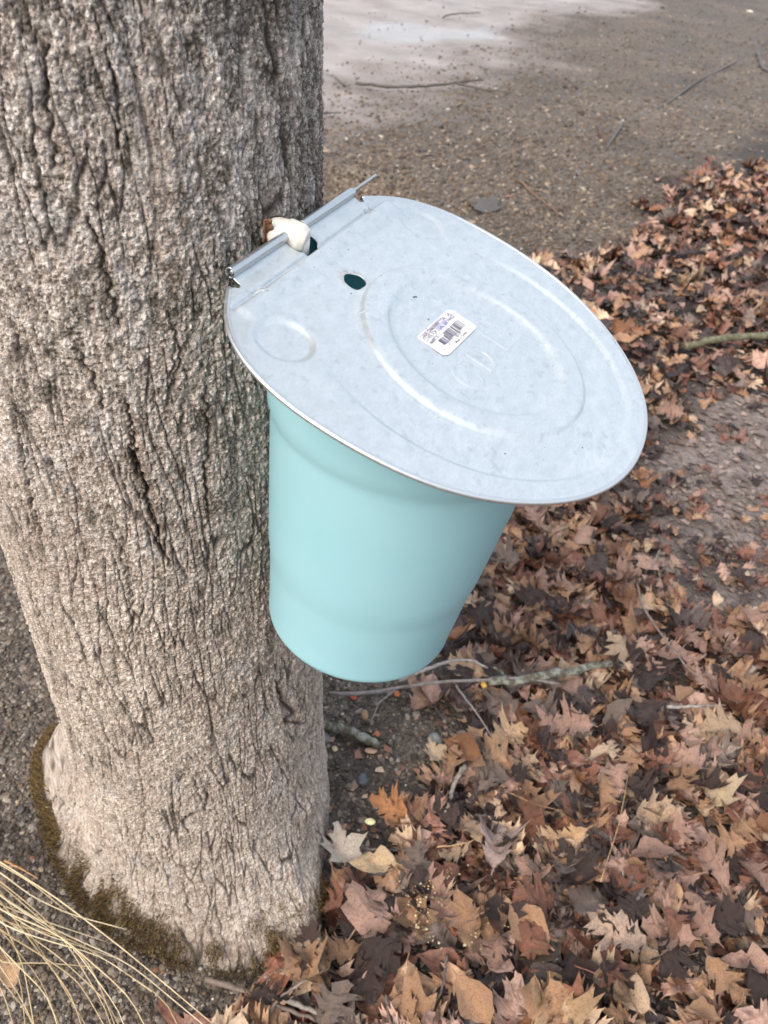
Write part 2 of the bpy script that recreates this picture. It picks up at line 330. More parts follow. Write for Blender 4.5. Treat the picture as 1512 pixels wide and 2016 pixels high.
col = mb.mix(mb.math('MULTIPLY', mb.attr('brn', 'Fac'), 0.7), col, (0.20, 0.125, 0.08))
col = mb.mix(mb.math('MULTIPLY', mb.attr('wet', 'Fac'), 0.85), col, (0.06, 0.038, 0.022))
col = mb.mix(mb.math('MULTIPLY', mb.attr('soil', 'Fac'), 0.8, True), col, (0.11, 0.075, 0.045))
col = mb.mix(mb.attr('dcr', 'Fac'), col, (0.035, 0.027, 0.020)); mb.col(col)
mb.rough(mb.mix(mb.attr('wet', 'Fac'), (0.85, 0.85, 0.85), (0.4, 0.4, 0.4)))
mb.bump(mb.math('ADD', mb.noise(700, 4, 0.65, c), mb.math('MULTIPLY', mb.vor(430, c), -0.8)), 1.0, 0.0018)
tree = thing('maple_tree', 'thick grey brown maple trunk with furrowed bark that the sap bucket hangs from', 'tree', Matrix.Translation((-0.11, 0.045, 0)))
o = link('trunk', tm, mb.m, tree); o.location = (0.11, -0.045, 0)

# moss collar round the foot of the tree: little tufts, one stuff part
mm = M('moss', 0.9); mm.col(mm.mix(1.0, mm.attr('Col'), mm.ramp(mm.noise(120, 3), [(0.3, (0.7, 0.7, 0.7)), (0.7, (1.3, 1.3, 1.3))]), 'MULTIPLY'))
nb = 26000; tha = np.radians(RS.uniform(-178, -8, nb)); hh = np.abs(RS.normal(0, 1, nb)) * np.interp(np.degrees(tha), [-178, -150, -120, -80, -55, -20, -8], [.022, .026, .024, .032, .024, .018, .014])
keep = vn(np.degrees(tha) / 7, hh * 40, 71) + 0.70 + 0.5 * vn(np.degrees(tha) / 2.2, hh * 90, 72) - hh * 16 > RS.uniform(-0.2, 0.5, nb); tha = tha[keep]; hh = hh[keep]; nb = len(tha)
a0, a1 = taxis(hh); rr = trad(hh, tha) + RS.uniform(-0.001, 0.006, nb) + 0.007 * np.exp(-hh / 0.01)
P = np.stack([a0 + rr * np.cos(tha), a1 + rr * np.sin(tha), hh], 1); N = np.stack([np.cos(tha), np.sin(tha), 0 * tha + 0.6], 1) + RS.normal(0, 0.5, (nb, 3))
S_ = RS.normal(0, 1, (nb, 3)); S_ /= np.linalg.norm(S_, axis=1)[:, None]; ln = RS.uniform(0.002, 0.0055, nb)[:, None]
V = np.stack([P - S_ * 0.0009, P + S_ * 0.0009, P + N * ln], 1).reshape(-1, 3)
pal = np.array([(0.13, 0.080, 0.025), (0.17, 0.105, 0.038), (0.06, 0.042, 0.020), (0.16, 0.12, 0.038), (0.12, 0.062, 0.026)])
cc = np.repeat(pal[RS.randint(0, 5, nb)] * RS.uniform(0.7, 1.2, (nb, 1)), 3, axis=0)
o = link('moss', mesh_np('moss', V, np.arange(nb * 3).reshape(-1, 3), cc, False), mm.m, tree, kind='stuff'); o.location = (0.11, -0.045, 0)

# flakes of loose bark: one by the spout, one on the trunk
mf = M('loose_bark', 0.7, (0.25, 0.10, 0.04)); mf.col(mf.ramp(mf.noise(500, 4), [(0.35, (0.06, 0.03, 0.02)), (0.65, (0.22, 0.10, 0.05))]))
def on_trunk(px, py, off=0.0):
    a, b = trunk_hit(px, py); x0, x1 = taxis(b); r = trad(b, a) + off; return np.array([x0 + r * math.cos(a), x1 + r * math.sin(a), b]), np.array([math.cos(a), math.sin(a), 0])
def flake(px, py, w, h_, rot, n=7):
    P0, N = on_trunk(px, py, 0.004); Tn = np.array([-N[1], N[0], 0]); U = np.array([0, 0, 1.0])
    V = []; Q = []
    for i in range(n):
        for j in range(3):
            t = i / (n - 1) - 0.5; ww = w * (1 - (1.8 * t) ** 2) ** 0.5 * (0.45 + 0.9 * RS.rand()); s = (j - 1) * 0.5 * ww
            x = s * math.cos(rot) - t * h_ * math.sin(rot); y = s * math.sin(rot) + t * h_ * math.cos(rot)
            V.append(P0 + Tn * x + U * y + N * (0.002 * RS.rand() + 0.003 * (j == 2) + 0.004 * t))
    for i in range(n - 1):
        for j in range(2): a = i * 3 + j; Q.append([a, a + 1, a + 4, a + 3])
    return np.array(V) - P0, [Q], P0
V, Q, P0 = flake(512, 452, 0.0050, 0.017, 0.2)
o = link('bark_flake', mesh_np('bark_flake', V, Q, None, False), mf.m, label='small rusty brown flake of loose bark stuck beside the white spout', category='bark flake'); o.location = P0
sf = o.modifiers.new('t', 'SOLIDIFY'); sf.thickness = 0.0012

# ------------------------------------------------------------------ sap bucket
LC = np.array([0.13202384, 0.01153674, -0.03448081 + H])
HX = np.array([0.01285305, 0.99902801, 0.04216427]); HY = np.array([0.95654457, 0, -0.29158617]); HN = np.array([0.29130275, -0.04407978, 0.95561482])
def mat_from(o, x, y, z):
    mm_ = Matrix.Identity(4)
    for i in range(3): mm_[i][0] = x[i]; mm_[i][1] = y[i]; mm_[i][2] = z[i]; mm_[i][3] = o[i]
    return mm_
BT = np.array([0.10983991, 0.01227338, -0.04517211 + H]); BD = np.array([-0.072, -0.052, -0.9960]); BD /= np.linalg.norm(BD)
bz = -BD; bx = np.cross([0, 1.0, 0], bz); bx /= np.linalg.norm(bx); by = np.cross(bz, bx)
bottom = BT + BD * 0.262
bucket = thing('sap_bucket', 'pale aqua plastic sap bucket hanging from the trunk under the metal lid', 'bucket', mat_from(bottom, bx, by, bz))
def lathe(prof, seg=128, squash=1.0):
    P = np.array(prof); n = len(P); a = np.linspace(0, 2 * math.pi, seg, endpoint=False)
    V = np.stack([np.outer(P[:, 0], np.cos(a)), np.outer(P[:, 0], np.sin(a)), np.repeat(P[:, 1][:, None], seg, 1)], -1).reshape(-1, 3)
    ii = np.arange(n * seg).reshape(n, seg); i2 = np.roll(ii, -1, 1)
    return V, np.stack([ii[:-1].ravel(), i2[:-1].ravel(), i2[1:].ravel(), ii[1:].ravel()], 1)
def rr_(s): return 0.0984 - 0.0840 * s
def z_(s): return 0.262 - s
prof = [(0.0003, z_(0.2615)), (0.040, z_(0.2615)), (0.060, z_(0.2612))]
for k in range(9):
    a = k / 8 * math.pi / 2; r = 0.011
    prof.append((rr_(0.251) - r + r * math.sin(a), z_(0.2610 - r + r * math.cos(a)) if True else 0))
for s in (0.24, 0.22, 0.20, 0.19): prof.append((rr_(s) - 0.0004, z_(s)))
for s, e in ((0.189, -0.0003), (0.185, 0.0000), (0.181, 0.0003), (0.177, 0.0006), (0.172, 0.0009), (0.16, 0.0010)): prof.append((rr_(s) + e, z_(s)))
for s in (0.14, 0.12, 0.10, 0.08, 0.066): prof.append((rr_(s) + 0.0010, z_(s)))
for s, e in ((0.0610, 0.0010), (0.0585, 0.0014), (0.0555, 0.0021), (0.052, 0.0030), (0.048, 0.0037), (0.043, 0.0042)): prof.append((rr_(s) + e, z_(s)))
for s in (0.035, 0.025, 0.018): prof.append((rr_(s) + 0.0042, z_(s)))
inner = [(r_[0] - 0.0016, z) for (r_, z) in [((p[0],), p[1]) for p in prof[12:]]][::-1]
Vo, Fo = lathe(prof + [(rr_(0.014) + 0.0042, z_(0.0145)), (rr_(0.014) + 0.003, z_(0.0128)), (rr_(0.014) + 0.0018, z_(0.0145))] + inner + [(0.066, z_(0.2585)), (0.0003, z_(0.2585))])
mp = M('aqua_plastic', 0.34, (0.36, 0.66, 0.68), spec=0.45)
mp.col(mp.mix(mp.ramp(mp.noise(14, 3), [(0.35, 0.0), (0.7, 1.0)]), (0.385, 0.655, 0.715), (0.36, 0.64, 0.695)))
mp.b.inputs['Subsurface Weight'].default_value = 0.2; mp.b.inputs['Subsurface Radius'].default_value = (0.6, 1.0, 1.0); mp.b.inputs['Subsurface Scale'].default_value = 0.01
mp.bump(mp.noise(35, 3, 0.5), 0.15, 0.002)
trl = mp.n('ShaderNodeBsdfTranslucent'); trl.inputs[0].default_value = (0.29, 0.60, 0.67, 1); mxs = mp.n('ShaderNodeMixShader'); mxs.inputs[0].default_value = 0.33
mp.l(mp.b.outputs[0], mxs.inputs[1]); mp.l(trl.outputs[0], mxs.inputs[2]); mp.l(mxs.outputs[0], mp.t.nodes['Material Output'].inputs[0])
MB_ = np.stack([bx, by, bz], 1); s1 = 0.052
def lean_rim(V):
    """the collar rises to meet the tilted lid"""
    V = V.copy(); s = 0.262 - V[:, 2]; e = V @ MB_.T - np.outer(V[:, 2], bz); g0 = (BT + e - LC) @ HN; dn = BD @ HN
    srim = (-0.0035 - g0) / dn; k = s < s1
    V[:, 2] = np.where(k, 0.262 - (s1 + (s - s1) * (srim - s1) / (0.0128 - s1)), V[:, 2]); return V
link('bucket_body', mesh_np('bucket_body', lean_rim(Vo), Fo), mp.m, bucket)
V, F = lathe([(rr_(0.02) + 0.0046 + 0.0019 * math.cos(a), z_(0.0165) + 0.0022 * math.sin(a)) for a in np.linspace(0, 2 * math.pi, 9)])
link('rim', mesh_np('rim', lean_rim(V), F), mp.m, bucket)

# ------------------------------------------------------------------ lid of the bucket
lid = thing('bucket_lid', 'dull galvanized metal lid with embossed rings covering the aqua sap bucket', 'bucket lid', mat_from(LC, HX, -HY, HN))
half = [(0, 134), (25, 132.2), (50, 125.5), (79, 109.5), (104, 86), (122, 60), (133, 35), (138.3, 10), (140.2, -15), (139.8, -40), (137, -60), (131.5, -77), (122, -93), (108, -107), (95, -114), (84, -118)]
hp_ = []
P = np.array(half, float); d = np.r_[0, np.cumsum(np.linalg.norm(np.diff(P, axis=0), axis=1))]
tq = np.linspace(0, d[-1], 90)
Q = np.stack([np.interp(tq, d, P[:, 0]), np.interp(tq, d, P[:, 1])], 1)
for _ in range(40): Q[1:-1] = (Q[:-2] + 2 * Q[1:-1] + Q[2:]) / 4; Q[0, 1] = Q[1, 1]
arc = Q / 1000.0
outl = [tuple(p) for p in arc] + [(0.081, -0.1135), (0.0765, -0.1155), (0.0765, -0.1215)]
outl = outl + [(-x, y) for x, y in reversed(outl)][:-1]
OP = np.array(outl); nth = 720
ang = np.linspace(-math.pi, math.pi, nth, endpoint=False)
def rayR(a):
    dx, dy = math.sin(a), math.cos(a); best = 0
    for i in range(len(OP)):
        p, q = OP[i], OP[(i + 1) % len(OP)]; e = q - p; den = dx * e[1] - dy * e[0]
        if abs(den) < 1e-12: continue
        t = (p[0] * e[1] - p[1] * e[0]) / den; s = (p[0] * dy - p[1] * dx) / den
        if t > 0 and -1e-6 <= s <= 1 + 1e-6: best = max(best, t)
    return best
RB = np.array([rayR(a) for a in ang]); nr = 200
fr = np.linspace(0.004, 1, nr); rr2 = fr[:, None] * RB[None, :]
lx = (rr2 * np.sin(ang)).ravel(); ly = (rr2 * np.cos(ang)).ravel()
YI = 0.0125
def letterdist(x, y, polys):
    best = np.full(x.shape, 1e9)
    for pl in polys:
        for i in range(len(pl) - 1):
            (ax, ay, wa), (bx_, by_, wb) = pl[i], pl[i + 1]; dx, dy = bx_ - ax, by_ - ay; L2 = dx * dx + dy * dy + 1e-12
            t = np.clip(((x - ax) * dx + (y - ay) * dy) / L2, 0, 1); D = np.hypot(x - ax - dx * t, y - ay - dy * t) - (wa + (wb - wa) * t)
            best = np.minimum(best, D)
    return best
def arcp(cx, cy, rx, ry, a0, a1, w0, w1, n=18):
    out = []
    for k in range(n):
        a = math.radians(a0 + (a1 - a0) * k / (n - 1)); f = math.sin(math.pi * k / (n - 1)); out.append((cx + rx * math.cos(a), cy - ry * math.sin(a), w0 + (w1 - w0) * f))
    return out
LET = [[arcp(-30.5, 19.5, 8.0, 10.5, 48, 312, 0.5, 1.7), [(-25.2, 11.5, 1.0), (-24.4, 15, .3)], [(-25.2, 27.5, .8), (-24.0, 24.5, .3)]],
       [[(-11.5, 9.5, 1.5), (-11.5, 29.5, 1.5)], arcp(-10.5, 19.5, 12.0, 10.0, 90, -90, 0.7, 1.8), [(-15, 9.5, .5), (-9, 9.5, .5)], [(-15, 29.5, .5), (-9, 29.5, .5)]],
       [[(18.5, 9.5, 1.5), (18.5, 30, 1.5)], [(15, 9.5, .5), (22, 9.5, .5)], [(15, 30.2, .6), (33, 30.2, .8), (34, 24.5, .4)]]]
def lid_h(x, y):
    r = np.hypot(x, y - YI); ro = np.hypot(x, y - 0.009)
    h = 0.0028 * np.exp(-(np.abs(r - 0.0680) / 0.0090) ** 7)                                     # broad inner bead
    h = h + 0.0003 * np.exp(-((r - 0.0795) / 0.0016) ** 2) + 0.0004 * np.exp(-((r - 0.0575) / 0.0016) ** 2)
    h = h - 0.0024 * (1 - sst(0.1090, 0.1140, ro)) * sst(-0.06, 0.02, y)
    edge = np.minimum(np.abs(x), 1)                                                              # gentle crown of the sheet
    for sx in (-1, 1):
        rc = np.hypot(x - sx * 0.097, y + 0.073); h = h - 0.0018 * (1 - sst(0.0140, 0.0185, rc)) + 0.0002 * np.exp(-((rc - 0.02) / 0.002) ** 2)
    inb = sst(0.101, 0.093, np.abs(x))
    h = h - 0.0019 * np.exp(-((y + 0.1064) / 0.0014) ** 2) * inb + 0.0022 * sst(-0.1062, -0.1036, y) * sst(-0.088, -0.1010, y) * inb
    h = h + 0.0011 * sst(-0.1165, -0.1215, y) * (np.abs(x) < 0.08)
    xm, ym = x * 1000, y * 1000
    for pl in LET: h = h + 0.00048 * sst(0.35, -0.35, letterdist(xm, ym, pl))
    # handling dents, creases and the ripples beside the hole
    h = h + 0.00035 * fbm(x / 0.05, y / 0.05, 200, 3) + 0.00010 * fbm(x / 0.012, y / 0.012, 205, 2)
    for pl, w, a in (([(27, -3), (40, 20.5), (47, 50), (52, 66), (60, 79), (62, 100)], 0.8, 0.00022), ([(2, -40), (18, -33), (27, -3)], 0.8, 0.00018),
                     ([(34, 8), (43, 34), (47, 50)], 0.9, 0.00014), ([(-27, -43), (-14, -46), (-2, -44), (10, -38), (22, -31)], 2.6, 0.00055),
                     ([(46, 118), (47.5, 123), (49, 128)], 1.3, 0.0009), ([(-84, -20), (-95, 8), (-103, 29)], 2.2, 0.0002)):
        D = letterdist(xm + 1.2 * vn(xm / 5, ym / 5, 210), ym + 1.2 * vn(xm / 5, ym / 5, 211), [[(p[0], p[1], 0) for p in pl]]); h = h + a * np.exp(-(D / w) ** 2)
    k = np.exp(-(((xm + 24) / 14) ** 2 + ((ym + 54) / 7) ** 2)); h = h + 0.0006 * k * fbm(xm / 3.2, ym / 5.0, 220, 3)
    k = np.exp(-(((xm + 8) / 12) ** 2 + ((ym + 35) / 8) ** 2)); h = h + 0.0006 * k * fbm(xm / 3.0, ym / 3.5, 225, 3)
    return h
hc = np.array([-0.0125, -0.0725])
def holer(a): return 0.0076 * (1 + 0.06 * np.cos(2 * a + 0.5) + 0.05 * np.sin(3 * a) + 0.03 * np.cos(5 * a))
def slotd(x, y):                                                                                  # < 0 inside the slot the spout sits in
    return np.maximum(np.abs(x + 0.0065) - 0.0115, np.where(y > -0.1155, np.hypot(x + 0.0065, (y + 0.1155) * 1.05) - 0.0115, -1))
ii = np.arange(nr * nth).reshape(nr, nth); i2 = np.roll(ii, -1, 1)
F = np.stack([ii[:-1].ravel(), ii[1:].ravel(), i2[1:].ravel(), i2[:-1].ravel()], 1)
F = np.r_[F]; fan = np.stack([np.zeros(nth, int) + nr * nth, i2[0], ii[0]], 1)
lx = np.r_[lx, 0.0]; ly = np.r_[ly, 0.0]
dx = lx - hc[0]; dy = ly - hc[1]; hr = np.hypot(dx, dy); ha = np.arctan2(dy, dx); inh = hr < holer(ha); ins = slotd(lx, ly) < 0
cut = (inh[F].sum(1) >= 4) | (ins[F].sum(1) >= 4)
bh = inh & ~(np.zeros(len(lx), bool)); Fk = F[~cut]
use = np.zeros(len(lx), bool); use[Fk.ravel()] = True
sn = inh & use; lx[sn] = hc[0] + np.cos(ha[sn]) * holer(ha[sn]); ly[sn] = hc[1] + np.sin(ha[sn]) * holer(ha[sn])
sn = ins & use
for i in np.where(sn)[0]:
    x, y = lx[i], ly[i]
    if y > -0.1155:
        a = math.atan2((y + 0.1155) * 1.05, x + 0.0065); lx[i] = -0.0065 + 0.0115 * math.cos(a); ly[i] = -0.1155 + 0.0115 * math.sin(a) / 1.05
    else: lx[i] = -0.0065 + math.copysign(0.0115, x + 0.0065)
lz = lid_h(lx, ly)
lm_ = mesh_np('lid_sheet', np.stack([lx, -ly, lz], 1), [Fk, fan])
mz = M('galvanized_steel', 0.42, (0.66, 0.69, 0.71), 0.6, 0.5); c = mz.coord()
wv = mz.noise(75, 8, 0.72, mz.coord((1, 1.7, 1)), 0.15); w2 = mz.noise(9, 4, 0.6, c)
cz = mz.ramp(wv, [(0.36, (0.495, 0.54, 0.565)), (0.50, (0.545, 0.59, 0.615)), (0.64, (0.60, 0.64, 0.665))])
cz = mz.mix(mz.ramp(w2, [(0.35, 0.0), (0.7, 0.5)]), cz, (0.50, 0.55, 0.57))
mpg = mz.n('ShaderNodeMapping'); mpg.inputs['Rotation'].default_value = (0, 0, 0.9); mpg.inputs['Scale'].default_value = (1, 9, 1); mz.l(c, mpg.inputs[0])
cz = mz.mix(1.0, cz, mz.ramp(mz.noise(260, 4, 0.7, mpg.outputs[0]), [(0.35, (0.90, 0.905, 0.91)), (0.65, (1.06, 1.06, 1.06))]), 'MULTIPLY')
cz = mz.mix(1.0, cz, mz.ramp(mz.noise(150, 2, 0.5, c), [(0.60, (1.0, 1.0, 1.0)), (0.72, (0.86, 0.87, 0.88))]), 'MULTIPLY')
# rusty lip of the punched hole
tc = mz.n('ShaderNodeTexCoord'); ds = mz.n('ShaderNodeVectorMath', operation='DISTANCE'); mz.l(tc.outputs['Object'], ds.inputs[0]); ds.inputs[1].default_value = (-0.0115, 0.0745, 0)
rst = mz.math('MULTIPLY', mz.ramp(ds.outputs['Value'], [(0.0085, 0.55), (0.0105, 0.0)]), mz.ramp(mz.noise(420, 3, .6, c), [(0.4, 0.0), (0.6, 1.0)]))
cz = mz.mix(rst, cz, (0.36, 0.28, 0.21)); mz.col(cz)
mz.rough(mz.ramp(mz.noise(75, 5, 0.65, c), [(0.35, 0.42), (0.65, 0.33)]))
b1 = mz.bump(mz.noise(260, 4, 0.7, mz.coord((1, 3, 1))), 0.12, 0.0006); mz.bump(mz.noise(30, 3, 0.5, c), 0.10, 0.0012, b1)
ls = link('lid_sheet', lm_, mz.m, lid); sf = ls.modifiers.new('thick', 'SOLIDIFY'); sf.thickness = 0.0007; sf.offset = -1
# rolled bead round the outer edge
ed = np.array([(x, -y, float(lid_h(np.array([x * 0.995]), np.array([y * 0.995]))[0]) - 0.0009) for x, y in list(arc[::-1] * [-1, 1]) + list(arc[1:])])
V, Q_, T_ = tube(smoothline(ed, 240), 0.00165, 10); V, F = join([(V, Q_, T_)])
mr = M('worn_steel_edge', 0.3, (0.58, 0.60, 0.61), 0.85); mr.rough(mr.ramp(mr.noise(200, 3), [(0.3, 0.22), (0.7, 0.42)]))
link('rolled_edge', mesh_np('rolled_edge', V, F), mr.m, lid)
# the two rolled hinge tubes and the pin through them
mt = M('steel_tube', 0.3, (0.50, 0.53, 0.55), 0.9); mt.rough(mt.ramp(mt.noise(300, 3), [(0.3, 0.22), (0.7, 0.42)]))
def hollow(x0, x1, y, z, r, parent, name, mat):
    a = np.linspace(0.25, 2 * math.pi - 0.1, 22); rings = []
    for x in (x0, x0 + 0.0003, x1 - 0.0003, x1): rings.append([(x, -(y + math.cos(t - 1.9) * r), z + math.sin(t - 1.9) * r) for t in a])
    V = np.array(rings).reshape(-1, 3); n = len(a)
    F = [[i * n + k, i * n + k + 1, (i + 1) * n + k + 1, (i + 1) * n + k] for i in range(3) for k in range(n - 1)]
    o = link(name, mesh_np(name, V, [F]), mat, parent); s = o.modifiers.new('thick', 'SOLIDIFY'); s.thickness = 0.0006; s.offset = -1; return o
hollow(-0.0765, -0.0155, -0.1235, 0.0028, 0.0026, lid, 'hinge_tube', mt.m)
hollow(0.0055, 0.0765, -0.1235, 0.0028, 0.0026, lid, 'hinge_tube', mt.m)
V, Q_, T_ = tube([(-0.075, 0.1235, 0.0028), (0, 0.1236, 0.0028), (0.06, 0.1235, 0.0028), (0.1165, 0.1243, 0.0030)], 0.00125, 10); V, F = join([(V, Q_, T_)])
link('hinge_pin', mesh_np('hinge_pin', V, F), mr.m, lid)
# specks of dirt
sp = [(8, -38.5, .9), (9.6, -37.6, .8), (-26, -68, .5), (6, -63, .45), (-3, -22, .6), (-5, -17, .5), (-13, -19, .5), (-25, -96, .4), (2, -99, .4), (20, -77, .35), (-40, -2, .35), (-35, 22, .3), (-75, 62, .5), (14, -92, .45), (52, 20, .35), (-60, -40, .3), (30, 60, .3),
      (-12, -52, .35), (-2, -57, .3), (60, -30, .3), (-80, 20, .3), (75, 60, .3), (-8, -101, .3), (30, -101, .35), (1, -48, .3), (-20, 12, .3), (70, 5, .4), (-50, 80, .4), (10, 110, .3), (-30, 100, .5)]
for _ in range(45): sp.append((RS.uniform(-120, 120), RS.uniform(-100, 110), RS.uniform(.15, .28)))
parts = []
for x, y, r in sp:
    x /= 1000; y /= 1000; r /= 1000
    if (x / 0.135) ** 2 + (y / 0.125) ** 2 > 0.95: continue
    z = float(lid_h(np.array([x]), np.array([y]))[0])
    vv = np.array([(x + r * math.cos(a) * RS.uniform(.7, 1.3), -y + r * math.sin(a) * RS.uniform(.7, 1.3), z) for a in np.linspace(0, 5.24, 6)] + [(x, -y, z + r * 0.9)])
    parts.append((vv, [], [[k, (k + 1) % 6, 6] for k in range(6)]))
V, F = join(parts); md = M('black_dirt', 0.8, (0.02, 0.018, 0.018))
link('dirt_specks', mesh_np('dirt_specks', V, F, None, False), md.m, lid, kind='stuff')

# price sticker (two overlapping paper labels) with its print
def lidp(px, py, z=0.0):
    d = W @ np.array([(px - 756) / 1514., (py - 1008) / 1514., 1.0]); O = LC + HN * z
    P = CAM + d * (((O - CAM) @ HN) / (d @ HN)) - LC; return np.array([P @ HX, P @ HY])
c1 = lidp(820, 662); c2 = lidp(878, 697); c3 = lidp(936, 641); c4 = lidp(884, 606)     # reading-frame corners: left edge is c1-c2
sc_ = (c1 + c2 + c3 + c4) / 4; ex = ((c3 - c2) + (c4 - c1)) / 2; wS = np.linalg.norm(ex); ex /= wS; ey = np.array([ex[1], -ex[0]])
if (c1 - c2) @ ey < 0: ey = -ey
hS = abs(((c1 - c2) + (c4 - c3)) @ ey) / 2
zS = float(lid_h(np.array([sc_[0]]), np.array([sc_[1]]))[0]) + 0.0003
sm_ = mat_from((sc_[0], -sc_[1], zS), (ex[0], -ex[1], 0), (ey[0], -ey[1], 0), (0, 0, 1))
def rrect(w, h_, r, cut=None, n=5):
    out = []
    for cx, cy, a0_ in ((w / 2 - r, h_ / 2 - r, 0), (-w / 2 + r, h_ / 2 - r, 90), (-w / 2 + r, -h_ / 2 + r, 180), (w / 2 - r, -h_ / 2 + r, 270)):
        for k in range(n): a = math.radians(a0_ + 90 * k / (n - 1)); out.append((cx + r * math.cos(a), cy + r * math.sin(a)))
    return out
def sheet(name, pts, z, mat, parent, th_=0.00012):
    n = len(pts); me = bpy.data.meshes.new(name)
    me.from_pydata([(x, y, z) for x, y in pts] + [(x, y, z - th_) for x, y in pts], [], [list(range(n)), list(range(2 * n - 1, n - 1, -1))] + [[i, i + n, (i + 1) % n + n, (i + 1) % n] for i in range(n)])
    return link(name, me, mat, parent)
mpap = M('paper', 0.55, (0.80, 0.79, 0.82)); mpk = M('worn_paper', 0.6, (0.68, 0.62, 0.67)); mtear = M('torn_paper', 0.6, (0.50, 0.50, 0.72)); mink = M('ink', 0.6, (0.035, 0.035, 0.06))
mgr = M('grey_ink', 0.6, (0.33, 0.33, 0.40)); mtg = M('torn_grey_paper', 0.6, (0.52, 0.50, 0.56))
under = sheet('under_sticker', [(x + 0.0022, y - 0.0012) for x, y in rrect(wS * 1.0, hS, 0.0022)], 0.00005, mpk.m, lid); under.matrix_local = sm_
stk = sheet('price_sticker', rrect(wS, hS, 0.0022), 0.00022, mpap.m, lid); stk.matrix_local = sm_
tw = wS
sheet('torn_corner', [(-tw * .30, hS * .495), (-tw * .46, hS * .34), (-tw * .30, hS * .30), (-tw * .05, hS * .33), (tw * .22, hS * .40), (tw * .20, hS * .497)], 0.00028, mtg.m, stk, 0.00004)
sheet('torn_patch', [(-tw * .10, hS * .30), (-tw * .06, hS * .10), (tw * .06, hS * .05), (tw * .20, hS * .18), (tw * .25, hS * .30), (tw * .15, hS * .34)], 0.00030, mtear.m, stk, 0.00004)
def text(body, x, y, size, z=0.00040, name='printed_text', sx=1.0):
    cu = bpy.data.curves.new(name, 'FONT'); cu.body = body; cu.size = size; cu.align_x = 'LEFT'; cu.offset = size * 0.012
    t = bpy.data.objects.new('tmp', cu); scene.collection.objects.link(t); dg = bpy.context.evaluated_depsgraph_get()
    me = bpy.data.meshes.new_from_object(t.evaluated_get(dg)); bpy.data.objects.remove(t); me.name = name
    me.materials.clear(); o = link(name, me, mink.m, stk); o.location = (x, y, z); o.scale = (sx, 1, 1); return o
text('COUV. CHAUDIERE 2 GAL. GAL', -wS * .47, hS * .32, 0.0038, sx=0.78)
text('COVER FOR 2 GAL. GALVANIZE', -wS * .47, hS * .17, 0.0038, sx=0.78)
text('66680TSC', -wS * .45, hS * .02, 0.0037, sx=0.80)
bars = '1011101100010110010111011011001011000110101100101110010110111010110010100101'
x0b = -wS * .30; bw = wS * .70 / len(bars); parts = []; k = 0
while k < len(bars):
    if bars[k] == '1':
        j = k
        while j < len(bars) and bars[j] == '1': j += 1
        a, b = x0b + bw * k, x0b + bw * j; y1, y0 = hS * (.06 if a > -wS * .12 else -.02), -hS * .27
        parts.append((np.array([(a, y0, 0), (b, y0, 0), (b, y1, 0), (a, y1, 0)]), [[0, 1, 2, 3]], [])); k = j
    else: k += 1
V, F = join(parts); o = link('barcode', mesh_np('barcode', V, F, None, False), mink.m, stk); o.location = (0, 0, 0.00036)
sheet('barcode_shade', [(x0b, -hS * .27), (x0b + wS * .10, -hS * .27), (x0b + wS * .10, -hS * .02), (x0b, -hS * .02)], 0.00032, mgr.m, stk, 0.00003)
sheet('barcode_shade', [(x0b + wS * .25, -hS * .25), (x0b + wS * .34, -hS * .25), (x0b + wS * .34, hS * .05), (x0b + wS * .25, hS * .05)], 0.00032, mgr.m, stk, 0.00003)
text('6', -wS * .40, -hS * .40, 0.0028); text('27713   18109', -wS * .24, -hS * .37, 0.0034); text('2', wS * .44, -hS * .37, 0.0028)
text('Made in CHINA', -wS * .10, -hS * .48, 0.0026)

# ------------------------------------------------------------------ spout
msn = M('white_nylon', 0.32, (0.74, 0.72, 0.64)); msn.b.inputs['Subsurface Weight'].default_value = 0.5; msn.b.inputs['Subsurface Radius'].default_value = (1, .9, .7)
msn.b.inputs['Subsurface Scale'].default_value = 0.006
msn.col(msn.mix(msn.ramp(msn.noise(160, 3), [(0.5, 0.0), (0.75, 0.35)]), (0.60, 0.585, 0.54), (0.50, 0.40, 0.28)))
spout = thing('sap_spout', 'translucent white nylon spout tapped into the trunk above the lid hinge', 'sap spout', mat_from(LC, HX, -HY, HN))
def body(P0, P1, stations, seg, name, sq=1.0):
    P0 = np.array(P0); P1 = np.array(P1); T = P1 - P0; L = np.linalg.norm(T); T /= L; u_ = np.cross(T, [0, 0, 1.0]); u_ /= np.linalg.norm(u_); w_ = np.cross(u_, T)
    V = []; n = len(stations)
    for s, r in stations:
        for k in range(seg):
            a = 2 * math.pi * (k + 0.5) / seg; V.append(P0 + T * L * s + u_ * math.cos(a) * r + w_ * math.sin(a) * r * sq)
    Fq = [[i * seg + k, i * seg + (k + 1) % seg, (i + 1) * seg + (k + 1) % seg, (i + 1) * seg + k] for i in range(n - 1) for k in range(seg)]
    V += [P0 + T * L * stations[0][0], P0 + T * L * stations[-1][0]]; a = n * seg
    T3 = [[a, (k + 1) % seg, k] for k in range(seg)] + [[a + 1, (n - 1) * seg + k, (n - 1) * seg + (k + 1) % seg] for k in range(seg)]
    V, F_ = join([(np.array(V), Fq, T3)]); return V, F_
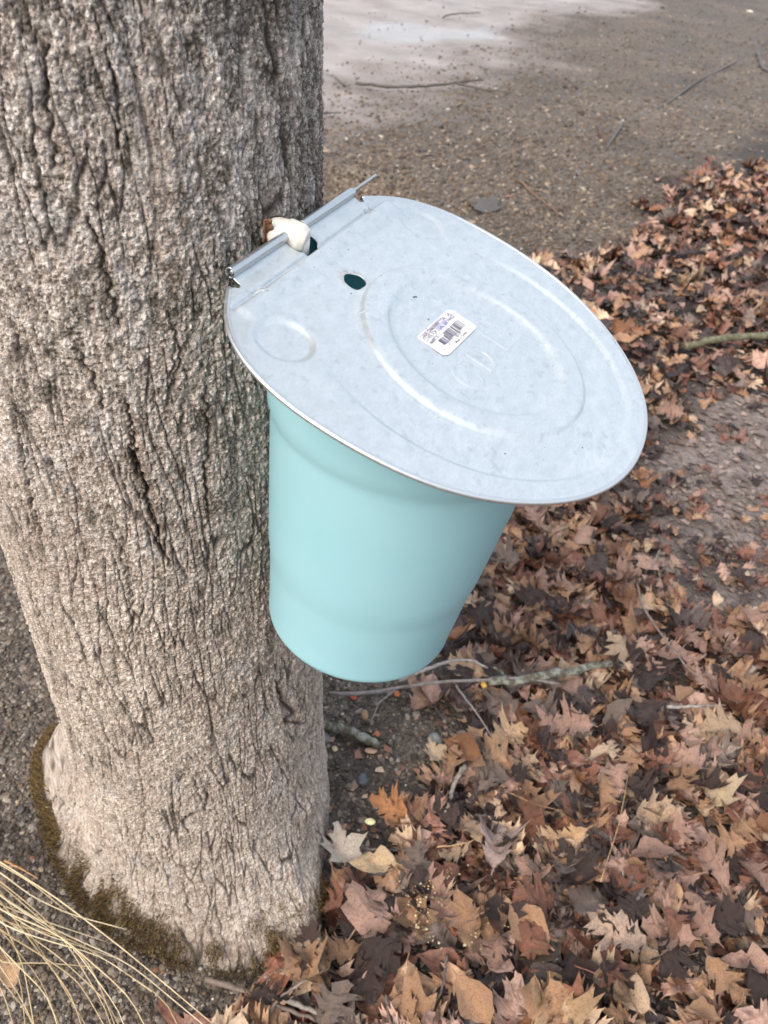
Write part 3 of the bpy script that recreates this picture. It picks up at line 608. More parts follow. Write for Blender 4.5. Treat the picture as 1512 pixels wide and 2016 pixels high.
# local frame: x along the hinge, y towards the tree, z up from the lid
V, F_ = body((-0.0125, 0.142, -0.006), (-0.0075, 0.1225, 0.002), [(-0.5, 0.0045), (0.30, 0.0052), (0.33, 0.0078), (0.45, 0.0092), (0.6, 0.0096), (0.85, 0.0090), (1.0, 0.0085)], 32, 'collar')
link('collar', mesh_np('collar', V, F_), msn.m, spout)
V, F_ = body((-0.0085, 0.1275, 0.001), (-0.0060, 0.1125, 0.0015), [(0, 0.0080), (0.10, 0.0098), (0.72, 0.0102), (1.0, 0.0076)], 8, 'spout_block', 1.0)
o = link('spout_block', mesh_np('spout_block', V, F_, None, False), msn.m, spout); bv = o.modifiers.new('b', 'BEVEL'); bv.width = 0.0014; bv.segments = 3
V, F_ = body((-0.0065, 0.119, 0.001), (-0.0055, 0.112, -0.024), [(0, 0.0078), (0.35, 0.0074), (0.9, 0.0055), (1, 0.0045)], 24, 'drip_lip')
link('drip_lip', mesh_np('drip_lip', V, F_), msn.m, spout)
#@@PART2
# ------------------------------------------------------------------ gravel
def ico(sub=0):
    p = (1 + 5 ** .5) / 2
    V = [(-1, p, 0), (1, p, 0), (-1, -p, 0), (1, -p, 0), (0, -1, p), (0, 1, p), (0, -1, -p), (0, 1, -p), (p, 0, -1), (p, 0, 1), (-p, 0, -1), (-p, 0, 1)]
    F = [(0, 11, 5), (0, 5, 1), (0, 1, 7), (0, 7, 10), (0, 10, 11), (1, 5, 9), (5, 11, 4), (11, 10, 2), (10, 7, 6), (7, 1, 8), (3, 9, 4), (3, 4, 2), (3, 2, 6), (3, 6, 8), (3, 8, 9), (4, 9, 5), (2, 4, 11), (6, 2, 10), (8, 6, 7), (9, 8, 1)]
    V = np.array(V, float); V /= np.linalg.norm(V, axis=1)[:, None]; return V, np.array(F)
IV, IF = ico()
def rots(n, tilt=None):
    a = RS.normal(0, 1, (n, 4)); a /= np.linalg.norm(a, axis=1)[:, None]; w, x, y, z = a.T
    return np.stack([1 - 2 * (y * y + z * z), 2 * (x * y - z * w), 2 * (x * z + y * w), 2 * (x * y + z * w), 1 - 2 * (x * x + z * z), 2 * (y * z - x * w),
                     2 * (x * z - y * w), 2 * (y * z + x * w), 1 - 2 * (x * x + y * y)], 1).reshape(-1, 3, 3)
def scatter(name, P, size, pal, mat, seed=0, jit=0.28, flat=0.6, smooth=False, **p):
    n = len(P); base = IV[None] * (1 + RS.uniform(-jit, jit, (n, 12, 1))); base = base * RS.uniform(0.65, 1.25, (n, 1, 3)) * np.array([1, 1, flat * 1.1])
    yaw = RS.uniform(0, 6.283, n); c_, s_ = np.cos(yaw)[:, None], np.sin(yaw)[:, None]
    x = base[..., 0] * c_ - base[..., 1] * s_; y = base[..., 0] * s_ + base[..., 1] * c_; z = base[..., 2] + 0.25 * x * RS.normal(0, 1, (n, 1))
    V = (np.stack([x, y, z], -1) * size[:, None, None] + P[:, None]).reshape(-1, 3)
    F = (IF[None] + (np.arange(n) * 12)[:, None, None]).reshape(-1, 3)
    col = np.repeat(pal[RS.randint(0, len(pal), n)] * RS.uniform(0.75, 1.25, (n, 1)), 12, axis=0)
    return link(name, mesh_np(name, V, F, col, smooth), mat, **p)
mst = M('pebble_stone', 0.6, spec=0.4); mst.col(mst.mix(1.0, mst.attr('Col'), mst.ramp(mst.noise(300, 3), [(0.3, (0.75, 0.75, 0.75)), (0.7, (1.2, 1.2, 1.2))]), 'MULTIPLY'))
gpal = np.array([(0.075, 0.057, 0.043), (0.105, 0.082, 0.062), (0.045, 0.035, 0.028), (0.15, 0.118, 0.088), (0.09, 0.073, 0.058), (0.17, 0.14, 0.11), (0.065, 0.057, 0.052), (0.12, 0.090, 0.064), (0.24, 0.205, 0.17), (0.10, 0.072, 0.050)])
def visible_pts(n, x0, x1, y0, y1):
    px = RS.uniform(x0, x1, n); py = RS.uniform(y0, y1, n)      # only decides how thickly the gravel is strewn with distance
    d = W @ np.stack([(px - 756) / 1514., (py - 1008) / 1514., np.ones(n)])
    t = -CAM[2] / d[2]; return (CAM[:, None] + d * t).T
def fld(mask, x, y):
    gi = np.clip(np.searchsorted(g, x - 0.3), 1, NG - 1); gj = np.clip(np.searchsorted(g, y - 0.9), 1, NG - 1); return mask.reshape(NG, NG)[gi, gj]
def outside_tree(P):
    a0, a1 = taxis(0.0); v = P[:, :2] - np.array([a0, a1]); return np.hypot(v[:, 0], v[:, 1]) > trad(0.0, np.arctan2(v[:, 1], v[:, 0])) - 0.004
# near: small mixed grit and bits of debris, in front of and beside the trunk
P = visible_pts(60000, -260, 1000, 900, 2300); P = P[outside_tree(P)]; lf = fld(leafm, P[:, 0], P[:, 1]); P = P[RS.rand(len(P)) > lf * 0.97]
dist = np.linalg.norm(P - CAM, axis=1); sz = np.clip(RS.lognormal(0, 0.42, len(P)) * 0.0021, 0.0010, 0.0065) * np.clip(dist / 1.2, 1, 2)
P[:, 2] = ground_z(P[:, 0], P[:, 1]) + sz * 0.25
scatter('grit', P, sz, gpal, mst.m, kind='stuff')
P = visible_pts(900, -260, 1000, 900, 2300); P = P[outside_tree(P)]; lf = fld(leafm, P[:, 0], P[:, 1]); P = P[RS.rand(len(P)) > lf]
sz = RS.uniform(0.0012, 0.0034, len(P)); P[:, 2] = ground_z(P[:, 0], P[:, 1]) + sz * 0.5 + 0.001
scatter('wood_crumbs', P, sz, np.array([(0.34, 0.26, 0.19), (0.36, 0.32, 0.27), (0.25, 0.11, 0.055), (0.30, 0.21, 0.13), (0.42, 0.37, 0.31)]), mst.m, flat=0.35, kind='stuff')
# far: the gravel bank up to the washed sandy path
P = visible_pts(52000, 560, 1620, -60, 900); pm = fld(pathm, P[:, 0], P[:, 1]); lf = fld(leafm, P[:, 0], P[:, 1]); k = (RS.rand(len(P)) > pm ** 0.7 * 0.97) & (RS.rand(len(P)) > lf) & (P[:, 1] < 14); P = P[k]
dist = np.linalg.norm(P - CAM, axis=1); sz = np.clip(RS.lognormal(0, 0.4, len(P)) * 0.0045, 0.0025, 0.013) * np.clip(dist / 2.6, 0.8, 1.5)
P[:, 2] = ground_z(P[:, 0], P[:, 1]) + sz * 0.15
scatter('gravel', P, sz, gpal * np.array([1.02, 0.94, 0.84]), mst.m, kind='stuff')
P = visible_pts(300, 620, 1540, 10, 560); k = RS.rand(len(P)) > fld(leafm, P[:, 0], P[:, 1]); k &= RS.rand(len(P)) > fld(pathm, P[:, 0], P[:, 1]) * 0.7; P = P[k]
dist = np.linalg.norm(P - CAM, axis=1); sz = RS.uniform(0.003, 0.0075, len(P)) * np.clip(dist / 3.0, 0.8, 1.6); P[:, 2] = ground_z(P[:, 0], P[:, 1]) + sz * 0.5
scatter('pale_pebbles', P, sz, np.array([(0.32, 0.30, 0.28), (0.26, 0.24, 0.22), (0.42, 0.39, 0.35), (0.22, 0.21, 0.21)]), mst.m, kind='stuff')

# ------------------------------------------------------------------ fallen leaves
ml = M('dead_leaf', 0.5, spec=0.5)
oi = ml.n('ShaderNodeObjectInfo'); base = ml.mix(1.0, ml.attr('Col'), oi.outputs['Color'], 'MULTIPLY')
vein = ml.attr('vein', 'Fac'); c = ml.coord()
blot = ml.ramp(ml.noise(70, 5, 0.65, c), [(0.32, (0.52, 0.48, 0.46)), (0.5, (0.95, 0.95, 0.95)), (0.7, (1.18, 1.16, 1.12))])
base = ml.mix(1.0, base, blot, 'MULTIPLY')
base = ml.mix(ml.math('MULTIPLY', ml.ramp(ml.noise(24, 4, 0.6, c), [(0.52, 0.0), (0.62, 1.0)]), 0.55), base, ml.mix(1.0, base, (0.42, 0.36, 0.36), 'MULTIPLY'))
base = ml.mix(ml.math('MULTIPLY', vein, 0.45), base, ml.mix(1.0, base, (1.45, 1.35, 1.25), 'MULTIPLY'))
ml.col(base); ml.rough(ml.ramp(ml.noise(40, 4, 0.6, c), [(0.35, 0.26), (0.65, 0.60)]))
ml.bump(ml.math('ADD', ml.math('ADD', ml.noise(260, 4, 0.6, c), ml.noise(75, 3, 0.6, c)), ml.math('MULTIPLY', vein, 1.2)), 0.8, 0.0016)
def leaf_outline(kind, r):
    """rows along the midrib: (t, half width, forward sweep) for one side"""
    if kind == 'oak':
        nl = r.choice([3, 3, 4]); rows = [(0.0, 0.012, 0), (0.10, 0.014, 0), (0.15, 0.05, 0)]
        for k in range(nl):
            a = 0.20 + k * 0.66 / nl; w = (0.20, 0.34, 0.36, 0.24)[k] * r.uniform(0.85, 1.2) if nl == 4 else (0.22, 0.38, 0.30)[k] * r.uniform(0.85, 1.2)
            st_ = 0.66 / nl
            sn_ = r.uniform(0.10, 0.17); rows += [(a, sn_, 0), (a + st_ * .22, w * 0.62, 0.02), (a + st_ * .36, w * 0.80, 0.05), (a + st_ * .44, w * 1.02, 0.08), (a + st_ * .54, w * 0.74, 0.07), (a + st_ * .64, w * .86, 0.11), (a + st_ * .74, max(sn_, w * .5), 0.04), (a + st_ * .92, sn_, 0)]
        rows += [(0.90, 0.10, 0.02), (0.94, 0.13, 0.05), (0.955, 0.06, 0.03), (1.0, 0.0, 0.0)]
    elif kind == 'maple':
        rows = [(0.0, 0.01, 0), (0.16, 0.012, 0), (0.20, 0.16, -0.05), (0.26, 0.34, -0.08), (0.31, 0.28, 0), (0.37, 0.30, 0.02), (0.43, 0.50, 0.14), (0.48, 0.38, 0.12), (0.53, 0.42, 0.20), (0.58, 0.24, 0.10),
                (0.63, 0.19, 0.02), (0.70, 0.17, 0.02), (0.76, 0.26, 0.06), (0.80, 0.15, 0.03), (0.88, 0.11, 0.02), (0.92, 0.13, 0.03), (1.0, 0.0, 0)]
        rows = [(t, w * r.uniform(0.9, 1.12), s) for t, w, s in rows]
    else:
        rows = [(0.0, 0.012, 0), (0.12, 0.014, 0), (0.17, 0.09, 0)] + [(0.17 + 0.83 * k / 9, 0.27 * math.sin(math.pi * (k / 9) ** 0.8) * r.uniform(0.8, 1.1) + 0.004, 0) for k in range(1, 9)] + [(1.0, 0, 0)]
    return rows
def leaf_mesh(kind, seed, lo=False):
    r = random.Random(seed); np_r = np.random.RandomState(seed); L = leaf_outline(kind, r); Rr = leaf_outline(kind, r)
    n = min(len(L), len(Rr)); L = L[:n - 1] + [L[-1]]; Rr = Rr[:n - 1] + [Rr[-1]]
    fr_ = [1.0, 0.5, 0.0, 0.5, 1.0] if not lo else [1.0, 0.0, 1.0]; V = []; vn_ = []; mid = len(fr_) // 2
    torn = r.random() < 0.3; tt = r.uniform(0.4, 0.8)
    k1, k2, k3 = r.uniform(-0.8, 2.8), r.uniform(-0.9, 1.3), r.uniform(-1.6, 1.6); cr = r.uniform(0.03, 0.085); ph = [r.uniform(0, 6.28) for _ in range(6)]; bend = r.uniform(-0.08, 0.08)
    for i in range(n):
        for j, f in enumerate(fr_):
            row = L[i] if j < mid else Rr[i]; sg = -1 if j < mid else 1
            if j == mid: row = ((L[i][0] + Rr[i][0]) / 2, 0, 0)
            w = row[1] * f
            if torn and sg > 0 and row[0] > tt: w *= 0.45
            x = sg * w if j != mid else 0; y = row[0] + row[2] * f; x += bend * math.sin(math.pi * y)
            z = k1 * x * x * (0.6 + 0.8 * y) + k2 * (y - 0.5) ** 2 + k3 * x * (y - 0.5) * 0.35 + cr * math.sin(x * 11 + ph[0]) * math.sin(y * 9 + ph[1]) + 0.5 * cr * math.sin(x * 25 + ph[2]) * math.sin(y * 21 + ph[3]) + (0.04 * abs(math.sin(y * 13 + ph[4])) * f if w > .1 else 0)
            V.append((x, y - 0.5, z)); vn_.append(1.0 if j == mid else (0.0 if f == 1.0 else 0.12))
    m_ = len(fr_); F = []
    for i in range(n - 1):
        for j in range(m_ - 1): a = i * m_ + j; F.append((a, a + 1, a + m_ + 1, a + m_))
    V = np.array(V)
    V[:, 2] -= V[:, 2].mean()
    if k1 > 1.4:                                                # rolled up sides
        a = V[:, 0] * k1 * 0.9; rad_ = 1 / (k1 * 0.9); V[:, 0] = rad_ * np.sin(a); V[:, 2] += rad_ * (1 - np.cos(a)) * 0.5
    return V, np.array(F), np.array(vn_)
kinds = ['oak'] * 15 + ['maple'] * 5 + ['oval'] * 4      # 24 shapes
VAR = [leaf_mesh(k, 100 + i) for i, k in enumerate(kinds)]
LO = [leaf_mesh(k, 100 + i, True) for i, k in enumerate(kinds)]
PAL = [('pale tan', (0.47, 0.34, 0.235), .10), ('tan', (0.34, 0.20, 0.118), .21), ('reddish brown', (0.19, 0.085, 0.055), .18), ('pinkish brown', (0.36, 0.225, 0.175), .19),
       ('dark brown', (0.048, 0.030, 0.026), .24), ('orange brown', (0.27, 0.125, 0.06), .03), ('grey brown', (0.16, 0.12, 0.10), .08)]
pw = np.array([p[2] for p in PAL]); pw /= pw.sum()
def rotm(yaw, tx, ty):
    cy, sy = math.cos(yaw), math.sin(yaw); cx, sx = math.cos(tx), math.sin(tx); cz_, sz_ = math.cos(ty), math.sin(ty)
    return np.array([[cy, -sy, 0], [sy, cy, 0], [0, 0, 1]]) @ np.array([[1, 0, 0], [0, cx, -sx], [0, sx, cx]]) @ np.array([[cz_, 0, sz_], [0, 1, 0], [-sz_, 0, cz_]])
cand = []
def strew(n, x0, x1, y0, y1, zlo, zhi, tilt, s0, s1, layer, minlf=0.5):
    P = np.stack([RS.uniform(x0, x1, n), RS.uniform(y0, y1, n)], 1); lf = fld(leafm, P[:, 0], P[:, 1]); md_ = fld(mudm, P[:, 0], P[:, 1])
    P = P[outside_tree(np.c_[P, P[:, 0] * 0]) | (RS.rand(n) < 0.0)] if False else P
    for (x, y), l, m_ in zip(P, lf, md_):
        if l < RS.uniform(minlf, 0.98): continue
        if RS.rand() < m_ * (0.55 if layer == 0 else 0.86): continue
        v = np.array([x, y]) - np.array(taxis(0.0))
        if np.hypot(*v) < trad(0.0, math.atan2(v[1], v[0])) + 0.012: continue
        vi = RS.choice(24, p=np.r_[np.full(15, .049), np.full(5, .021), np.full(4, .04)]); ci = RS.choice(len(PAL), p=pw)
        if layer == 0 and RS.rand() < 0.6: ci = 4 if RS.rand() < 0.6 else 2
        s = RS.uniform(s0, s1) * (0.6 if m_ > 0.4 else 1); h_ = RS.uniform(zlo, zhi)
        dist = math.hypot(x - CAM[0], y - CAM[1])
        cand.append([x, y, h_, vi, ci, s, RS.uniform(0, 6.283), RS.normal(0, tilt), RS.normal(0, tilt), layer, RS.uniform(0.78, 1.2), RS.uniform(0.85, 1.2)])
# thick litter close by, thinner in detail further out
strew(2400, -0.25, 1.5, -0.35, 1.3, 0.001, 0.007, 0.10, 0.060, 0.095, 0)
strew(2600, -0.25, 1.5, -0.35, 1.3, 0.008, 0.018, 0.20, 0.045, 0.085, 1)
strew(1500, -0.25, 1.5, -0.35, 1.3, 0.018, 0.034, 0.27, 0.042, 0.082, 2)
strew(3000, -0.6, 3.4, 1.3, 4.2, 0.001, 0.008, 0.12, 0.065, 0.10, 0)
strew(5600, -0.6, 3.4, 1.3, 4.2, 0.010, 0.036, 0.32, 0.04, 0.085, 2)
strew(2600, 0.0, 8.0, 4.2, 12.0, 0.005, 0.03, 0.35, 0.08, 0.13, 2)
big_ = []
HERO = [  # pixel, length, variant, colour index, yaw, lift, label
    ((672, 1665), .080, 17, (0.50, 0.44, 0.38), 0.6, .05, 'curled whitish leaf propped against the right foot of the maple trunk', 'oak leaf'),
    ((840, 1375), .095, 16, (0.43, 0.28, 0.20), 2.9, .012, 'flat tan maple leaf just below and right of the bucket bottom', 'maple leaf'),
    ((855, 1480), .055, 17, (0.60, 0.47, 0.33), 0.7, .014, 'small cream maple leaf at the edge of the bare grit below the bucket', 'maple leaf'),
    ((925, 1460), .085, 21, (0.36, 0.29, 0.26), 1.2, .016, 'grey brown leaf with broad blade beside the small cream maple leaf', 'leaf'),
    ((1010, 1450), .10, 5, (0.56, 0.38, 0.24), 2.5, .030, 'light tan oak leaf lying on top right of the bare grit', 'oak leaf'),
    ((770, 1590), .085, 1, (0.46, 0.21, 0.09), 1.6, .035, 'orange brown curled leaf standing up right of the trunk foot', 'oak leaf'),
    ((740, 1700), .09, 22, (0.55, 0.41, 0.26), 2.0, .030, 'pale straw coloured oval leaf right of the trunk foot', 'leaf'),
    ((1060, 1850), .13, 21, (0.15, 0.11, 0.075), 2.4, .018, 'large flat dark brown leaf with pale veins in the lower litter', 'leaf'),
    ((1220, 1830), .12, 7, (0.44, 0.32, 0.25), 1.3, .034, 'wide greyish tan oak leaf in the lower right of the litter', 'oak leaf'),
    ((1090, 1990), .11, 15, (0.50, 0.33, 0.19), 0.2, .034, 'yellowish tan maple leaf at the bottom edge of the picture', 'maple leaf'),
    ((1290, 1490), .10, 9, (0.40, 0.19, 0.13), 2.2, .030, 'rust red oak leaf right of the lichened branch below the lid', 'oak leaf'),
    ((1400, 1560), .085, 16, (0.52, 0.40, 0.27), 0.4, .030, 'pale straw maple leaf near the right edge of the litter', 'maple leaf'),
    ((800, 1800), .14, 20, (0.10, 0.068, 0.055), 1.7, .020, 'dark wet flat leaf dusted with yellow sawdust right of the trunk', 'leaf'),
    ((945, 412), .19, 15, (0.085, 0.078, 0.072), 0.9, .008, 'dark bluish wet leaf flat on the gravel behind the lid', 'maple leaf'),
    ((920, 590), .10, 2, (0.5, 0.38, 0.28), 0.9, .012, None, None),
    ((1260, 660), .11, 6, (0.42, 0.17, 0.06), 2.9, .04, 'bright rusty leaf by the green branch at the right', 'oak leaf'),
    ((1112, 1640), .09, 4, (0.52, 0.33, 0.19), 2.0, .036, 'bright tan oak leaf lying high on the litter near its middle', 'oak leaf'),
    ((970, 1660), .11, 10, (0.36, 0.27, 0.24), 0.3, .034, 'mauve grey folded oak leaf with shiny wet ribs in the litter', 'oak leaf'),
]
def mk_leaf(nm, vi, size, loc, R3, color, sy=1.0, flat=1.0, **p):
    me = LM_[vi]; o = link(nm, me, ml.m, **p)
    mm_ = Matrix.Identity(4)
    for i in range(3):
        for j in range(3): mm_[i][j] = float(R3[i, j] * size * (sy if j == 0 else (flat if j == 2 else 1)))
        mm_[i][3] = float(loc[i])
    o.matrix_world = mm_; o.color = (*[float(c_) for c_ in color], 1); return o
LM_ = [mesh_np(k + '_leaf', v, f, np.ones((len(v), 3)), True, dict(vein=w_)) for k, (v, f, w_) in zip(kinds, VAR)]
KN = {'oak': 'oak_leaf', 'maple': 'maple_leaf', 'oval': 'oval_leaf'}
for (px, py), s, vi, colr, yaw, lift, lab, cat in HERO:
    if lab is None: continue
    P = at(px, py, lift); mk_leaf(KN[kinds[vi]], vi, s * (1.0 if px == 945 else 0.82), (P[0], P[1], lift + float(ground_z(np.array(P[0]), np.array(P[1])))), rotm(yaw, RS.normal(0, .12) * (px != 945), RS.normal(0, .12) * (px != 945)), colr, flat=0.25 if px == 945 else 1.0, label=lab, category=cat)
A = np.array([[c_[0], c_[1], c_[2]] for c_ in cand]); Z0 = ground_z(A[:, 0], A[:, 1]); PX = pix(np.stack([A[:, 0], A[:, 1], Z0], 1)); DD = np.linalg.norm(A - CAM, axis=1)
inview = (PX[:, 0] > -20) & (PX[:, 0] < 1532) & (PX[:, 1] > 0) & (PX[:, 1] < 2040)
lidpoly = [(440, 620), (770, 385), (900, 425), (1100, 550), (1277, 810), (1250, 910), (1050, 995), (990, 1000), (880, 1250), (740, 1341), (540, 1250), (530, 800)]
hid = inpoly(PX[:, 0], PX[:, 1], lidpoly)
score = np.array([c_[5] for c_ in cand]) / DD * (np.array([c_[9] for c_ in cand]) == 2) * inview * ~hid * (0.6 + 20 * A[:, 2])
top = set(np.argsort(-score)[:282].tolist())
def where(px, py):
    if py < 560: return 'beside the gravel beyond the lid'
    if py < 800: return 'near the green branch' if px > 1150 else 'close behind the lid'
    if py < 1180: return 'beside the bare muddy patch' if px > 1200 else 'below the lid rim'
    if py < 1420: return 'around the lichened branch' if px < 1230 else 'right of the lichened branch'
    if py < 1700: return 'right of the trunk foot' if px < 860 else ('in the middle of the litter' if px < 1200 else 'near the right edge')
    return 'under the lower trunk foot' if px < 860 else ('low in the middle litter' if px < 1200 else 'in the bottom right corner')
def lab_of(i):
    c_ = cand[i]; s_ = c_[5]; t_ = math.hypot(c_[7], c_[8]); k = kinds[c_[3]]
    return ' '.join(q for q in ('large' if s_ > 0.073 else ('small' if s_ < 0.055 else ''), 'tilted' if t_ > 0.42 else ('lifted' if t_ > 0.22 else 'flat'), PAL[c_[4]][0], {'oak': 'oak leaf', 'maple': 'maple leaf', 'oval': 'unlobed leaf'}[k], where(*PX[i])) if q)
byl = {}
for i in top: byl.setdefault(lab_of(i), []).append(i)
LAB = {}
for l_, ids in byl.items():
    if len(ids) == 1: LAB[ids[0]] = l_; continue
    hx_ = np.ptp([PX[i, 0] for i in ids]) >= np.ptp([PX[i, 1] for i in ids]); ids = sorted(ids, key=lambda i: PX[i, 0 if hx_ else 1])
    nm_ = {2: ('left', 'right') if hx_ else ('upper', 'lower')}.get(len(ids), ['leftmost' if hx_ else 'topmost'] + [('second', 'third', 'fourth', 'fifth', 'sixth')[k] for k in range(len(ids) - 2)] + ['rightmost' if hx_ else 'lowest'])
    for i, q in zip(ids, nm_): LAB[i] = q + ' ' + l_
SV, SF, SC, SVN = [], [], [], []; off = 0
ranked = sorted(top, key=lambda i: -score[i])
for i, c_ in enumerate(cand):
    x, y, h_, vi, ci, s, yaw, tx, ty, lay, br_, sx = c_
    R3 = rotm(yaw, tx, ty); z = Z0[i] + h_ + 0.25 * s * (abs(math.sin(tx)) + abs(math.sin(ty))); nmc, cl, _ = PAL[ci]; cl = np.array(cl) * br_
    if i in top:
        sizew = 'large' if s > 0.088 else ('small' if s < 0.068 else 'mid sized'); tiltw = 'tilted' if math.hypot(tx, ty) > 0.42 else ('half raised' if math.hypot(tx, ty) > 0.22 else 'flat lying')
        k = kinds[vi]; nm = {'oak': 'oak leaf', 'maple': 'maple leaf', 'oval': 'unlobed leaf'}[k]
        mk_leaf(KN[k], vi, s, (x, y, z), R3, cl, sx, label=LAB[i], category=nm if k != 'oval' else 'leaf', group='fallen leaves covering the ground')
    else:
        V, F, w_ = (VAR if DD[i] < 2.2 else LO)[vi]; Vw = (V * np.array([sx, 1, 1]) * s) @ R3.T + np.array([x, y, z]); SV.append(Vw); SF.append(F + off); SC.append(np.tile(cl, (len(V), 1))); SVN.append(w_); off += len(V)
link('leaf_litter', mesh_np('leaf_litter', np.concatenate(SV), np.concatenate(SF), np.concatenate(SC), True, dict(vein=np.concatenate(SVN))), ml.m, kind='stuff')
# crumbled leaf bits, mostly on the muddy patch and in the gaps
P = visible_pts(16000, 560, 1600, 250, 2100); lf = fld(leafm, P[:, 0], P[:, 1]); md_ = fld(mudm, P[:, 0], P[:, 1]); k = (RS.rand(len(P)) < np.maximum(lf * 0.5, md_) + 0.01); P = P[k]; n = len(P)
s_ = RS.uniform(0.004, 0.016, n) * np.clip(np.linalg.norm(P - CAM, axis=1) / 1.8, 0.7, 1.6); yaw = RS.uniform(0, 6.28, n); V = []
for k in range(4):
    a = yaw + k * 1.571 + RS.normal(0, .25, n); r = s_ * RS.uniform(.4, 1.1, n); V.append(np.stack([P[:, 0] + r * np.cos(a), P[:, 1] + r * np.sin(a), ground_z(P[:, 0], P[:, 1]) + 0.002 + RS.uniform(0, .45, n) * s_], 1))
V = np.stack(V, 1).reshape(-1, 3); cp = np.array([p[1] for p in PAL]); cq = cp[RS.randint(0, 7, n)]; mk_ = fld(mudm, P[:, 0], P[:, 1])[:, None] * 0.75; cc = np.repeat((cq * (1 - mk_) + np.array([0.24, 0.19, 0.165]) * mk_) * RS.uniform(.5, 1.3, (n, 1)), 4, axis=0)
link('leaf_crumbs', mesh_np('leaf_crumbs', V, np.arange(4 * n).reshape(-1, 4), cc, False, dict(vein=np.zeros(4 * n))), ml.m, kind='stuff')

# ------------------------------------------------------------------ sticks and twigs
mw = M('twig_bark', 0.7); mw.col(mw.mix(1.0, mw.attr('Col'), mw.ramp(mw.noise(130, 5, .65), [(0.3, (0.55, 0.55, 0.55)), (0.7, (1.3, 1.3, 1.3))]), 'MULTIPLY')); mw.bump(mw.noise(300, 4), 0.5, 0.001)
mlc = M('lichened_bark', 0.8); cl_ = mlc.coord()
mlc.col(mlc.mix(mlc.ramp(mlc.noise(75, 5, .7, cl_), [(0.46, 0.0), (0.60, 1.0)]), (0.085, 0.070, 0.048), (0.25, 0.26, 0.215))); mlc.bump(mlc.noise(140, 4, .6, cl_), 0.8, 0.002)
mgn = M('green_bark', 0.75); mgn.col(mgn.mix(mgn.ramp(mgn.noise(60, 5, .7), [(0.42, 0.0), (0.62, 1.0)]), (0.095, 0.080, 0.042), (0.19, 0.185, 0.115))); mgn.bump(mgn.noise(140, 4), 0.8, 0.002)
def stick(name, pxs, r, label, cat, mat=None, col=(0.15, 0.12, 0.10), branches=(), lift=0.02, taper=0.5, n=20, seg=8, group=None):
    P = np.array([at(p[0], p[1], p[2] if len(p) > 2 else lift) for p in pxs]); P[:, 2] += ground_z(P[:, 0], P[:, 1]); Q = smoothline(P, n, r * 0.22)
    parts = [tube(Q, np.linspace(r, r * taper, len(Q)) * RS.uniform(0.88, 1.12, len(Q)), seg, jit=0.10)]
    for b in branches:
        B = np.array([at(p[0], p[1], p[2] if len(p) > 2 else lift) for p in b[1]]); B[:, 2] += ground_z(B[:, 0], B[:, 1]); parts.append(tube(smoothline(B, 14, b[0] * 0.2), np.linspace(b[0], b[0] * 0.45, 14), 6, jit=0.08))
    V, F = join(parts); me = mesh_np(name, V, F, np.tile(col, (len(V), 1)), True); kw = dict(label=label, category=cat)
    if group: kw['group'] = group
    return link(name, me, mat or mw.m, **kw)
T_ = 'twig'
stick('broken_branch', [(600, 1415, .010), (650, 1432, .014), (700, 1445, .013), (745, 1468, .010)], 0.0085, 'short grey broken branch end with pale lichen lying right of the trunk', 'branch', mlc.m, taper=0.85)
stick('lichened_branch', [(960, 1345, .045), (1010, 1345, .05), (1080, 1330, .056), (1150, 1318, .048), (1215, 1303, .035)], 0.0075, 'brown branch crusted with green grey lichen on the leaves right of the bucket', 'branch', mlc.m, branches=[(0.004, [(1000, 1345, .035), (985, 1325, .05), (970, 1318, .055)])], taper=0.8)
stick('green_branch', [(1345, 692, .05), (1400, 678, .06), (1460, 672, .06), (1540, 664, .06), (1700, 640, .05)], 0.0105, 'mossy green fallen branch in the leaves at the right edge of the picture', 'branch', mgn.m, taper=1.0)
stick('forked_twig', [(652, 1365, .02), (710, 1367, .02), (800, 1352, .025), (880, 1342, .045), (960, 1342, .05), (1030, 1335, .055), (1100, 1350, .05)], 0.0032, 'long thin grey twig running under the bucket to the lichened branch', T_, col=(0.22, 0.19, 0.175), branches=[(0.002, [(780, 1356, .024), (745, 1385, .015), (730, 1425, .008)]), (0.0022, [(890, 1342, .03), (935, 1400, .035), (985, 1480, .035)])], taper=.7)
stick('grey_twig', [(785, 1340, .03), (830, 1322, .045), (880, 1303, .05), (925, 1300, .055), (960, 1318, .05)], 0.0036, 'pale grey twig arching just right of the bucket bottom', T_, col=(0.27, 0.25, 0.23))
stick('curved_twig', [(915, 1508, .03), (895, 1540, .035), (885, 1575, .035), (872, 1612, .03)], 0.0042, 'short curved grey twig between orange leaves below the bucket', T_, col=(0.28, 0.24, 0.20))
stick('dark_twig', [(695, 1665, .03), (735, 1672, .03), (785, 1675, .025)], 0.0028, 'short dark twig beside the whitish curled leaf', T_, col=(0.13, 0.10, 0.09))
stick('stick_on_sand', [(700, 158, .03), (760, 164, .03), (830, 167, .035), (900, 160, .04), (950, 157, .04)], 0.010, 'long forked dark stick lying on the pale sand left of the gravel', 'stick', col=(0.085, 0.072, 0.062), branches=[(0.009, [(900, 162, .035), (950, 175, .02), (1000, 186, .02)])], taper=.6)
stick('small_stick', [(872, 36, .02), (885, 30, .03), (915, 28, .03), (945, 28, .02)], 0.008, 'small brown stick beside the puddle at the top', 'stick', col=(0.12, 0.09, 0.065))
stick('small_stick', [(660, 150, .02), (690, 168, .02)], 0.007, 'tiny dark stick on the sand just right of the upper trunk', 'stick', col=(0.10, 0.085, 0.075))
stick('small_stick', [(632, 222, .02), (672, 219, .02)], 0.006, 'thin dark stick on the gravel edge touching the trunk outline', 'stick', col=(0.09, 0.075, 0.065))
